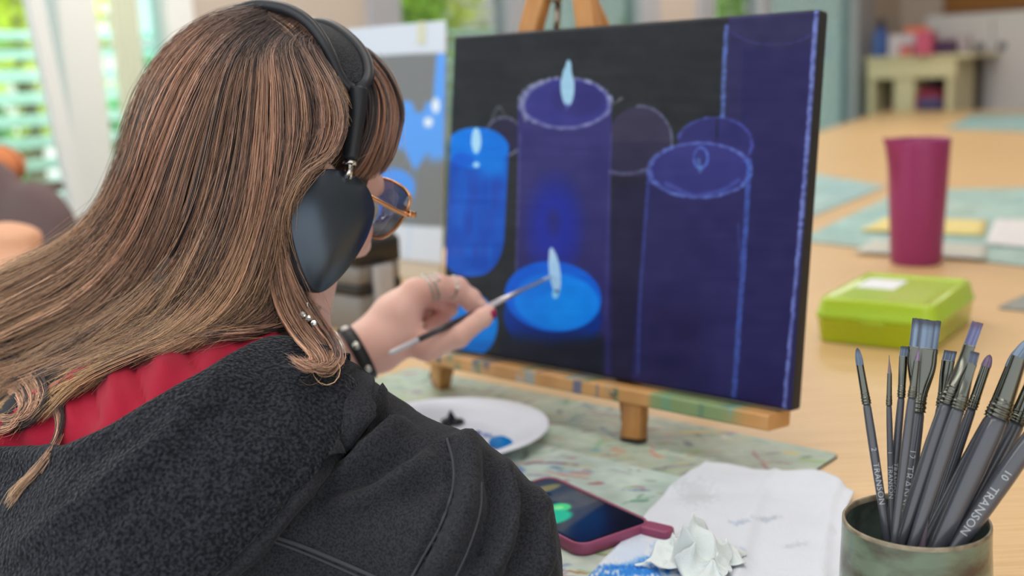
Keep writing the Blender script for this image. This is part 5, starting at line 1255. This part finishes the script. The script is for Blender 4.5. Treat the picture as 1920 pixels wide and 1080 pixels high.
add('ear_cushion', *rings_cup([(.86, -.050), (.93, -.048), (.97, -.042), (.985, -.034), (.97, -.026), (.93, -.0212)]), M_pad, hpn)
gl = oc_ + (ol - oc_) * .945 + HRc * -.0212
add('cup_gasket', *tube(gl, .0016, 6, closed=True), M_hpr, hpn)
def inhead(x, y, f): 
    p = hit_plane(x, y, H(0, f, 0), HF); q = p - HC; return np.array([q @ HR, f, q @ HU])
stem = np.array([inhead(*a) for a in ((672, 165, .004), (671, 190, .004), (667, 225, .004), (662, 262, .004), (657, 299, .004))])
frontT = [(672, 168, .004), (684, 158, .008), (691, 140, .014), (686, 112, .020), (670, 86, .024), (645, 63, .027), (616, 47, .029), (590, 41, .030)]
backT = [(668, 170, .004), (650, 160, -.003), (634, 138, -.010), (620, 106, -.016), (604, 74, -.021), (582, 45, -.025), (553, 24, -.028), (522, 13, -.030)]
ft_ = np.array([inhead(*a) for a in frontT]); bt_ = np.array([inhead(*a) for a in backT])
print('front tube head frame', ft_.round(3).tolist()); print('back tube', bt_.round(3).tolist()); print('stem', stem.round(3).tolist())
def fold_over(pl):                                # mirror a right-hand band line over the crown
    pl = pl[pl[:, 0] > .012]; top = np.array([[0, pl[-1, 1], pl[-1, 2] + pl[-1, 0] * .12]]); m = pl[::-1].copy(); m[:, 0] *= -1
    return np.vstack([pl, top, m])
FT, BT = spline(fold_over(ft_), 90), spline(fold_over(bt_), 90)
toW = lambda a: HC + a[:, 0:1] * HR + a[:, 1:2] * HF + a[:, 2:3] * HU
for nm, a in (('headband_frame', FT), ('headband_frame', BT)): add(nm, *tube(toW(a), .0050, 12), M_hpr, hpn)
cn_ = 14; ss = np.linspace(0, 1, cn_)[None, :, None]; C_ = FT[:, None] * (1 - ss) + BT[:, None] * ss; sagk = np.sin(np.pi * np.linspace(0, 1, cn_))[None, :, None]
ctr = np.array([0, 0, .02]); C_ = C_ + (ctr - C_) * .012 * sagk
cv = toW(C_[8:-8].reshape(-1, 3)); co_ = add('knit_canopy', cv, grid_faces(74, cn_), M_knit, hpn); co_.modifiers.new('thick', 'SOLIDIFY').thickness = .002
for sgn in (1, -1):
    st_ = stem.copy(); st_[:, 0] *= sgn; sw = toW(spline(st_, 20))
    add('headband_arm', *tube(sw, np.linspace(.0078, .0070, 20), 16), M_hpr, hpn)
    e = sw[-1]; dn = unit(sw[-1] - sw[-4]); add('arm_collar', *tube([e - dn * .0005, e + dn * .0045], .0060, 16), M_chr, hpn); add('telescoping_rod', *tube([e + dn * .004, e + dn * .016], .0038, 14), M_chr, hpn)
# the other cup, on the far ear
mir = lambda v: v - 2 * ((v - HC) @ HR)[:, None] * HR
v_, f_ = rings_cup(lev); add('ear_cup', mir(v_), [q[::-1] for q in f_], M_hpm, hpn)
v_, f_ = rings_cup([(.86, -.050), (.93, -.048), (.97, -.042), (.985, -.034), (.97, -.026), (.93, -.0212)]); add('ear_cushion', mir(v_), [q[::-1] for q in f_], M_pad, hpn)
settle(hpn)

# ================================================================== hair
clothes = [o for o in COL.objects if o.name.split('.')[0] in ('hoodie', 'hood', 'red_top', 'hood_hem', 'body')]
cvv, cff, nn_ = [], [], 0
for o in clothes:
    me = o.data; a = np.empty(len(me.vertices) * 3, np.float32); me.vertices.foreach_get('co', a); cvv.append(a.reshape(-1, 3)); cff.extend([[i + nn_ for i in p.vertices] for p in me.polygons]); nn_ += len(me.vertices)
def cap_sdf(p):
    q = np.c_[(p - HC) @ HR, (p - HC) @ HF, (p - HC) @ HU] / HS; E3 = np.eye(3)
    a = ellip(q, (0, -.008, .030), E3, (.081, .100, .092)) * HS
    face = np.maximum(.060 - q[:, 1] + .4 * np.clip(q[:, 2] - .05, 0, 1), q[:, 2] - .062) * -1.0
    a = np.maximum(a, -np.maximum(.055 - q[:, 1], q[:, 2] - .060) * HS)
    a = np.maximum(a, (-.052 - q[:, 2]) * HS)
    b = cone(p, H(-.045, -.045, -.01), NB - UV_U * .11 - UV_V * .02 + Z * .03, .062, .045)
    b = smin(b, cone(p, H(.02, -.055, -.02), NB - UV_V * .05 + Z * .02, .055, .035), .04)
    return smin(a, b, .02)
CVh, CFh = snet(cap_sdf, HC - .2, HC + .17, .0055); CVh = relax(CVh, CFh, 2)
cvv.append(CVh); cff.extend((CFh + nn_).tolist())
cloth_bvh = BVHTree.FromPolygons([tuple(map(float, q)) for q in np.concatenate(cvv)], cff)
DC = float((HC - CAM) @ CF)
EC = PA([[492, 272, DC]])[0]; ERX, ERY, ERD = 262 * DC / FPX, 262 * DC / FPX, .112
def head_d(x, y):
    u = (x - 492) / 262; v = (y - 272) / 262; q = 1 - u * u - v * v
    return DC - ERD * math.sqrt(max(q, 0.0))
def hair_d(x, y, lift=.012):
    h, _n = cast(x, y, cloth_bvh); dB = (h - CAM) @ CF - lift if h is not None else DC
    dH = head_d(x, y)
    k = float(sstep(y, 330, 600)); d = dH * (1 - k) + dB * k
    return min(d, dB + .004) if h is not None else d
K_ = 40
def sheet(guides, lift=.012, dd=0.0):
    G = []
    for g in guides:
        p = spline(np.array(g, float), K_); dcol = np.array([hair_d(a, b, lift) for a, b in p])
        for _ in range(6): dcol[1:-1] = .5 * dcol[1:-1] + .25 * (dcol[:-2] + dcol[2:])
        G.append(np.c_[p, dcol + dd])
    return np.array(G)
def sheet_at(G, s):
    n = len(G); s = np.clip(s, 0, n - 1 - 1e-6); i = s.astype(int); u = (s - i)[:, None, None]
    g = np.concatenate([2 * G[:1] - G[1:2], G, 2 * G[-1:] - G[-2:-1]])
    a, b, c, d = g[i], g[i + 1], g[i + 2], g[i + 3]
    return 0.5 * (2 * b + (c - a) * u + (2 * a - 5 * b + 4 * c - d) * u ** 2 + (3 * b - a - 3 * c + d) * u ** 3)
SV_, SF_, SC_ = [], [], []; sn = 0
def emit(W3, rad, col):
    """W3 (N,K,3) world polylines -> three-sided tapering tubes"""
    global sn
    N, K, _ = W3.shape
    t = np.gradient(W3, axis=1); t /= np.linalg.norm(t, axis=2, keepdims=True) + 1e-12
    a = np.cross(t, CF); a /= np.linalg.norm(a, axis=2, keepdims=True) + 1e-12; b = np.cross(t, a)
    r = rad[:, None] * np.interp(np.linspace(0, 1, K), [0, .06, .8, 1], [.6, 1, .85, .25])[None]
    V = np.stack([W3 + (a * math.cos(q) + b * math.sin(q)) * r[:, :, None] for q in (math.pi / 2, math.pi / 2 + 2.0944, math.pi / 2 + 4.1888)], 2)
    SV_.append(V.reshape(-1, 3)); SC_.append(np.repeat(col, 3, axis=1).reshape(-1, 3))
    idx = np.arange(N * K * 3).reshape(N, K, 3) + sn; f = []
    for j in range(3):
        j2 = (j + 1) % 3; f.append(np.stack([idx[:, :-1, j], idx[:, :-1, j2], idx[:, 1:, j2], idx[:, 1:, j]], -1).reshape(-1, 4))
    SF_.append(np.concatenate(f)); sn += N * K * 3
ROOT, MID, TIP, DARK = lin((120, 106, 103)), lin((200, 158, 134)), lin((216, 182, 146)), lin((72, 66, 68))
def grow(G, N, locks, rad=.00034, spread=.45, jit=2.2, t0=(0, .08), t1=(.80, 1.0), wave=(3.0, 1.6), depth=.010, mid=MID, tip=TIP, root=ROOT, K=18, seed=1, dark=.22, rootlen=.30, tight=.65):
    r = np.random.default_rng(seed); n = len(G)
    lk = r.integers(0, locks, N); lc = np.sort(r.uniform(0, n - 1, locks)); ls = lc[lk]
    s = ls + r.normal(0, spread * (n - 1) / locks * 1.6, N)
    pts = sheet_at(G, s); ctr = sheet_at(G, ls + 0.0)
    tt = np.linspace(0, 1, K_)
    cl = (tight * sstep(tt, .05, .7))[None, :, None]; pts = pts * (1 - cl) + ctr * cl
    ld = r.normal(0, 1, locks)[lk]                              # each lock sits a little higher or lower
    pts[:, :, 2] += depth * (ld[:, None] * .55 * sstep(tt, .02, .3)[None]) + r.uniform(-.5, .9, N)[:, None] * depth
    ph = r.uniform(0, 6.28, locks)[lk] + r.normal(0, .25, N); fr = r.uniform(.7, 1.5, locks)[lk]
    wv = np.sin(ph[:, None] + tt[None] * 6.28 * wave[1] * fr[:, None]) * (wave[0] * (.45 * sstep(tt, .1, .5) + 1.1 * sstep(tt, .5, .95)))[None] * (1 + .4 * ld[:, None])
    d = np.gradient(pts[:, :, :2], axis=1); d /= np.linalg.norm(d, axis=2, keepdims=True) + 1e-9
    pts[:, :, 0] += -d[:, :, 1] * wv; pts[:, :, 1] += d[:, :, 0] * wv
    o = r.normal(0, jit, (N, 2)); o2 = r.normal(0, jit * 1.6, (N, 2)); pts[:, :, :2] += o[:, None] + o2[:, None] * (tt ** 1.5)[None, :, None]
    a0 = r.uniform(t0[0], t0[1], N); a1 = r.uniform(t1[0], t1[1], N)
    q = a0[:, None] + (a1 - a0)[:, None] * np.linspace(0, 1, K)[None]; x = q * (K_ - 1); i = np.minimum(x.astype(int), K_ - 2); f = (x - i)[:, :, None]
    rows = np.arange(N)[:, None]; pp = pts[rows, i] * (1 - f) + pts[rows, i + 1] * f
    Wd = PA(pp.reshape(-1, 3)).reshape(N, K, 3)
    lt = (r.random(locks) < dark)[lk] | (r.random(N) < .06); br = np.exp(r.normal(0, .16, locks)[lk] + r.normal(0, .28, N))
    k1 = sstep(q, 0.02, rootlen)[:, :, None]; k2 = sstep(q, .45, 1.0)[:, :, None]
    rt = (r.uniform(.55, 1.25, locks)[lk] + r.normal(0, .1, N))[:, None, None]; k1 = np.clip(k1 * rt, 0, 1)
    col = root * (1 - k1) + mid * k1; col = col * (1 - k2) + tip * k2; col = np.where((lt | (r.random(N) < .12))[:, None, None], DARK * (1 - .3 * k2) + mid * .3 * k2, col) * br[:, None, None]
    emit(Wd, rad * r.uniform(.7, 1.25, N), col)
A = [
 [(520, 11), (455, 18), (395, 33), (335, 68), (282, 128), (248, 210), (222, 300), (180, 392), (100, 468), (-40, 530), (-95, 600), (-115, 680)],
 [(527, 14), (450, 30), (385, 62), (325, 128), (280, 220), (250, 320), (205, 415), (120, 500), (-40, 590), (-95, 660), (-115, 740)],
 [(533, 19), (450, 50), (395, 100), (350, 180), (312, 280), (275, 380), (225, 475), (130, 565), (-40, 650), (-95, 720), (-115, 800)],
 [(538, 28), (455, 72), (415, 130), (382, 220), (352, 320), (320, 430), (265, 535), (165, 625), (-20, 705), (-75, 750), (-95, 805)],
 [(542, 33), (470, 84), (445, 150), (425, 250), (402, 350), (368, 455), (315, 555), (225, 640), (70, 720)],
 [(548, 40), (488, 90), (478, 160), (470, 260), (455, 360), (425, 460), (375, 560), (290, 640), (150, 700)],
 [(556, 48), (512, 92), (516, 165), (516, 260), (505, 360), (480, 455), (440, 550), (370, 620), (250, 680)],
 [(566, 58), (540, 92), (560, 165), (566, 250), (548, 330), (520, 410), (500, 500), (470, 580), (400, 640)],
 [(578, 70), (566, 90), (600, 160), (612, 235), (586, 300), (546, 350), (522, 430), (528, 520), (560, 610)],
 [(592, 86), (590, 95), (630, 165), (644, 225), (622, 285), (568, 320), (532, 390), (540, 480), (600, 620)],
]
GA = sheet(A)
B = [
 [(600, 52), (650, 72), (700, 100), (738, 148), (757, 205), (750, 252), (738, 290), (716, 330)],
 [(612, 62), (660, 88), (704, 122), (732, 168), (742, 215), (736, 260), (722, 300), (700, 335)],
 [(630, 76), (672, 108), (706, 148), (722, 190), (722, 235), (712, 275), (698, 310), (680, 338)],
 [(650, 96), (684, 134), (704, 172), (706, 215), (700, 255), (686, 292), (668, 318), (650, 332)],
 [(664, 130), (688, 164), (692, 200), (688, 240), (676, 276), (660, 302), (640, 318), (616, 324)],
]
GB = sheet(B, dd=.012); GB[2, :, 2] += .006; GB[3, :, 2] += .020; GB[4, :, 2] += .026
T_ = [
 [(508, 18), (552, 36), (592, 78), (620, 122), (640, 165), (655, 200)],
 [(500, 26), (545, 54), (584, 100), (612, 150), (636, 200), (648, 235)],
 [(496, 40), (534, 74), (572, 122), (606, 180), (628, 225), (640, 255)],
]
GT = sheet(T_, lift=.006)
C = [
 [(330, 484), (270, 554), (180, 614), (70, 664), (-50, 704), (-105, 749), (-125, 804)],
 [(420, 494), (360, 574), (270, 629), (150, 679), (-30, 754), (-85, 799), (-105, 854)],
 [(500, 504), (440, 584), (350, 629), (230, 674), (110, 734), (30, 814)],
 [(560, 534), (510, 599), (430, 624), (330, 636), (210, 684), (110, 754)],
 [(600, 574), (560, 609), (490, 624), (400, 629), (280, 646), (160, 704)],
]
GC = sheet(C, lift=.010)
D = [
 [(530, 400), (538, 470), (566, 545), (606, 605), (632, 645), (638, 672), (620, 694), (592, 690), (566, 672)],
 [(525, 400), (530, 470), (552, 545), (590, 610), (620, 650), (628, 672), (612, 690), (585, 686), (560, 668)],
 [(530, 400), (540, 470), (566, 540), (600, 600), (626, 645), (632, 675), (610, 695), (580, 684)],
 [(520, 420), (520, 500), (535, 570), (565, 625), (596, 662), (604, 684), (580, 690), (550, 672)],
 [(505, 430), (505, 510), (520, 580), (550, 632), (580, 664), (585, 680), (562, 684), (535, 668)],
]
GD = sheet(D, lift=.014, dd=-.012)
E_ = [
 [(40, 690), (95, 725), (118, 765), (112, 815), (82, 865), (45, 905), (14, 950)],
 [(30, 720), (85, 745), (108, 790), (100, 835), (70, 880), (35, 920), (12, 952)],
]
GE = sheet(E_, lift=.006)
F_ = [
 [(-60, 640), (0, 660), (60, 690), (90, 730), (70, 780), (20, 800), (-40, 790), (-95, 835), (-115, 890)],
 [(-60, 700), (-10, 700), (40, 715), (60, 750), (40, 785), (0, 790), (-50, 770), (-105, 815), (-125, 870)],
 [(-60, 760), (-20, 735), (20, 735), (40, 760), (20, 800), (-20, 810), (-60, 800), (-115, 845), (-135, 900)],
]
GF = sheet(F_, lift=.010)
G_ = [
 [(250, 520), (160, 585), (60, 635), (-60, 665), (-115, 735), (-135, 815)],
 [(270, 560), (180, 620), (80, 665), (-60, 700), (-115, 745), (-135, 800)],
 [(290, 600), (200, 650), (100, 695), (20, 735), (-60, 760), (-115, 805), (-135, 860)],
]
GG = sheet(G_, lift=.008)
RED = lin((182, 130, 104)); GOLD = lin((226, 188, 132))
grow(GA, 9000, 170, seed=1, depth=.009, rad=.00028, tight=.42, jit=2.8, dark=.13, spread=.75, wave=(7, 1.7))
grow(GA, 2000, 200, seed=2, depth=.015, rad=.00024, spread=.8, jit=6, wave=(18, 1.8), tight=.35, dark=.15)
grow(GB, 1700, 34, seed=3, mid=RED, tip=lin((160, 118, 94)), depth=.006, jit=1.2, wave=(1.5, .8), rootlen=.25)
grow(GT, 700, 24, seed=8, depth=.005, rad=.00028, tight=.4, jit=2, dark=.2, wave=(2, 1), root=MID)
grow(GC, 1900, 40, seed=4, tip=GOLD, depth=.007, wave=(4.5, 1.6), root=MID, dark=.12, jit=3)
grow(GD, 1100, 18, seed=5, tip=MID, depth=.007, spread=.7, wave=(2, 1), root=MID, jit=2, t0=(0, .2))
grow(GE, 210, 7, seed=6, tip=TIP, depth=.003, wave=(3, 1.2), root=MID, jit=2.2, dark=.1, tight=.75)
grow(GF, 1100, 26, seed=7, tip=GOLD, depth=.008, wave=(8, 1.4), root=MID, jit=3, dark=.15)
grow(GG, 900, 30, seed=9, tip=GOLD, depth=.008, wave=(8, 1.6), root=MID, jit=4, dark=.12)
# loose single hairs
for g, N, sd_ in ((GA, 420, 11), (GC, 260, 12), (GG, 90, 16), (GB, 40, 13), (GD, 30, 14), (GF, 60, 15)):
    grow(g, N, N, seed=sd_, rad=.00018, spread=1.0, jit=7, wave=(16, 1.3), tight=0, depth=.020, dark=.05, t0=(.0, .5), t1=(.6, 1.0), mid=lin((190, 150, 120)), tip=lin((220, 186, 140)))
M_hair = mat('brown_hair', vcol=True, rough=.42, spec=.45)
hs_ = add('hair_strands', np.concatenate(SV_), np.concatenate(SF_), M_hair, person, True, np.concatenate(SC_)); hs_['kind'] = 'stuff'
# hair mass beneath the strands, coloured dark as the shade between locks
bm_ = MB()
def under(G, back, shade, su=60):
    s = np.linspace(0, len(G) - 1, su); p = sheet_at(G, s)[:, 2:35, :]; p[:, :, 2] += back; n2 = p.shape[1]
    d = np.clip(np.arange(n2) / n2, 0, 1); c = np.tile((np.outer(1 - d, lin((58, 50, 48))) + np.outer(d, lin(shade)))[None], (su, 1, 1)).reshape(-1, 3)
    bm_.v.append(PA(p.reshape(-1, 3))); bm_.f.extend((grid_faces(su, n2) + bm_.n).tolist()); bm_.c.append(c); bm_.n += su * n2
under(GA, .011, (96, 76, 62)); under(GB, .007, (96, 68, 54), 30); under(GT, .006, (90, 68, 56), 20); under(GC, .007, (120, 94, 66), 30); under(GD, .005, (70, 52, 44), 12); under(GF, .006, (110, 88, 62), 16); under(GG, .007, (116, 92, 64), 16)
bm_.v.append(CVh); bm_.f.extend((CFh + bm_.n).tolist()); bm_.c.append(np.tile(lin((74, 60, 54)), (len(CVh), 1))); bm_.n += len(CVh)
bm_.build('hair', mat('shaded_hair_mass', vcol=True, rough=.6, spec=.3), person, True, True)
settle(person)

# ================================================================== glasses
M_gold = mat('rose_gold', (222, 170, 130), .2, 1.0); M_lens = glass('lens', (240, 246, 252), .25, .01)
M_acet = mat('clear_acetate', (226, 190, 168), .15, trans=.6)
gla = thing('eyeglasses', 'rose gold rimmed eyeglasses worn by the painter', 'glasses', H(0, .1, 0))
GP = hit_plane(762, 398, H(.07 * HS, .078 * HS, -.005), HF); gf = float((GP - HC) @ HF)
lens_px = [(664, 380), (672, 352), (690, 338), (712, 334), (731, 338), (745, 345), (758, 355), (766, 366), (767, 380), (763, 392), (756, 406), (743, 424), (729, 438), (714, 446), (699, 444), (685, 434), (672, 414)]
lr = np.array([hit_plane(x, y, GP, HF) for x, y in lens_px]); lr = cspline(lr, 5)
print('lens r range', ((lr - HC) @ HR).min(), ((lr - HC) @ HR).max(), 'gf', gf)
mir1 = lambda v: v - 2 * ((v - HC) @ HR)[:, None] * HR
for a in (lr, mir1(lr)):
    rm = add('rim', *tube(a, .0013, 8, closed=True), M_gold, gla); add('rim_front', *tube(a + HF * .0022, .0012, 8, closed=True), M_acet, rm)
    cA = a.mean(0); fa_ = [[0, i + 1, (i + 1) % len(a) + 1] for i in range(len(a))]
    add('lens', np.vstack([cA + HF * .003, a]), fa_, M_lens, gla).modifiers.new('thick', 'SOLIDIFY').thickness = .0012
hg = hit_plane(766, 401, GP, HF); er = H(.086 * HS, -.005, float((hg - HC) @ HU) + .012)
for m_ in (lambda v: v, mir1):
    tp = m_(spline(np.array([hg - HF * .001, hg - HF * .012 + HR * .001, er + HF * .02, er - HF * .02 - HU * .012]), 20)); t_ = add('temple', *tube(tp, .0021, 10), M_gold, gla)
    add('hinge', *box(m_(np.array([hg + HF * .001]))[0], HR, HF, HU, .005, .004, .0028, .001), M_gold, gla)
    npd = m_(np.array([lr[int(len(lr) * .98)] - HF * .006 + HU * .0]))[0]
br_ = lr[np.argmin((lr - HC) @ HR)]; br2 = mir1(br_[None])[0]; add('bridge', *tube(spline([br_, (br_ + br2) / 2 + HU * .004 + HF * .003, br2], 12), .0013, 8), M_gold, gla)
settle(gla)

# ================================================================== jewellery and the brush in the hand
M_silver = mat('silver', (196, 196, 190), .25, 1.0); M_pearl = mat('pearl', (236, 226, 220), .15, coat=.6); M_strap = mat('black_leather', (34, 34, 36), .5)
ear_ = thing('earring', 'sparkling silver earring hanging below the ear cup', 'earring', P(578, 592, .90))
eb_ = P(578, 590, .895); add('hook', *tube([eb_ + Z * .010, eb_ + Z * .004], .0006, 6), M_silver, ear_)
for k, (a, b) in enumerate(((-.0045, 0), (.0, -.003), (.0045, -.007))): add('crystal', *lathe([(0, -.003), (.0024, -.0012), (.0027, .0008), (.0016, .0024), (0, .0026)], 8, eb_ + CR * a + CU * b, CU * .8 + CR * (.3 - .2 * k)), mat('crystal', (230, 232, 230), .05, .6), ear_, False)
settle(ear_)
bx_ = unit(J3(712, 640, 1.20) - ELB); ba, bb = frame_of(bx_); bc_ = WR - bx_ * .002
bra = thing('bracelet', 'black leather bracelet with pale studs on the left wrist', 'bracelet', bc_)
nb_ = 48; v = []; f = []
for j in range(nb_):
    an = 6.28318 * j / nb_; dr_ = ba * math.cos(an) + bb * math.sin(an)
    for (w_, r_) in ((-.0075, .0295), (-.0075, .0315), (.0075, .0315), (.0075, .0295)): v.append(bc_ + bx_ * (w_ + .004 * math.sin(an)) + dr_ * (r_ + .0012))
for j in range(nb_):
    for k in range(4): f.append([j * 4 + k, j * 4 + (k + 1) % 4, ((j + 1) % nb_) * 4 + (k + 1) % 4, ((j + 1) % nb_) * 4 + k])
add('strap', np.array(v), f, M_strap, bra)
for j in range(7):
    an = 6.28318 * j / 7 + .35; dr_ = ba * math.cos(an) + bb * math.sin(an); add('stud', *lathe([(.0048, 0), (.0044, .0018), (.0026, .0034), (0, .0040)], 14, bc_ + dr_ * .0325 + bx_ * .004 * math.sin(an), dr_), M_pearl if j % 2 else M_silver, bra)
ch = [bc_ - bx_ * .016 + (ba * math.cos(a) + bb * math.sin(a)) * .0318 for a in np.linspace(0, 6.2832, 41)[:-1]]
add('chain', *tube(ch, .0016 + .0007 * (np.arange(40) % 2), 8, closed=True), M_silver, bra)
settle(bra)
def finger_ring(name, label, a, b, t, r, twist, stone):
    c = a * (1 - t) + b * t; ax = unit(b - a); e1, e2 = frame_of(ax, CF); root = thing(name, label, 'ring', c)
    k = 72 if twist else 40; an = np.linspace(0, 6.2832 * (2.2 if twist else 1), k + (0 if twist else 1))[:k]
    pts = [c + (e1 * math.cos(q) + e2 * math.sin(q)) * r + ax * ((q / 6.2832 - 1.1) * .0062 if twist else 0) for q in an]
    add('band', *tube(pts, .0013 if twist else .0010, 8, closed=not twist), M_silver, root)
    tow = unit(CAM - c); tow = unit(tow - ax * (tow @ ax)); 
    if stone == 'pearl': add('pearl', *lathe([(0, -.0028), (.002, -.002), (.0028, 0), (.002, .002), (0, .0028)], 14, c + tow * (r + .001), tow), M_pearl, root)
    else: add('head', *lathe([(0, -.003), (.0022, -.002), (.0030, 0), (.0018, .002), (0, .0026)], 12, pts[0] + tow * .001, tow), M_silver, root)
    settle(root)
ib = hand_bones[6][0]
finger_ring('coiled_ring', 'coiled silver ring on the index finger near the knuckle', ib[0][0], ib[1][0], .72, .0148, True, 'head')
finger_ring('pearl_ring', 'thin silver ring with a small pearl on the index finger', ib[1][0], ib[2][0], .72, .0130, False, 'pearl')
TIPP = hit_plane(1036, 517, CB + CN * .001, CN); PIN = P(902, 581, 1.222 + HD_); dB = unit(TIPP - PIN)
lo_, hi_ = 0.0, .5
for _ in range(40):
    m_ = (lo_ + hi_) / 2; xx = px(PIN - dB * m_)[0][0]
    if xx > 729: lo_ = m_
    else: hi_ = m_
RL = lo_; lt_ = np.linalg.norm(TIPP - PIN)
print('held brush: behind', RL, 'ahead', lt_, 'tip depth', (TIPP - CAM) @ CF)
hb_ = thing('fine_paint_brush', 'slim dark paint brush held in the hand, touching the painted flame', 'brush', PIN)
b0 = PIN - dB * RL
add('handle_end', *tube([b0, b0 + dB * .004, b0 + dB * RL * .30], [.0018, .0030, .0034], 12), mat('white_lacquer', (206, 204, 210), .3), hb_)
add('handle', *tube([b0 + dB * RL * .30, b0 + dB * RL * .6, b0 + dB * (RL + .006)], [.0034, .0037, .0032], 12), mat('dark_handle', (58, 56, 62), .3), hb_)
add('ferrule', *tube([PIN + dB * .004, PIN + dB * lt_ * .5, PIN + dB * lt_ * .86], [.0034, .0031, .0024], 12), mat('pale_ferrule', (196, 192, 200), .3, .8), hb_)
add('bristles', *tube([PIN + dB * lt_ * .85, PIN + dB * lt_ * .94, PIN + dB * lt_ * .998], [.0024, .0022, .0006], 10), mat('pale_bristles', (150, 164, 190), .6), hb_)
settle(hb_)
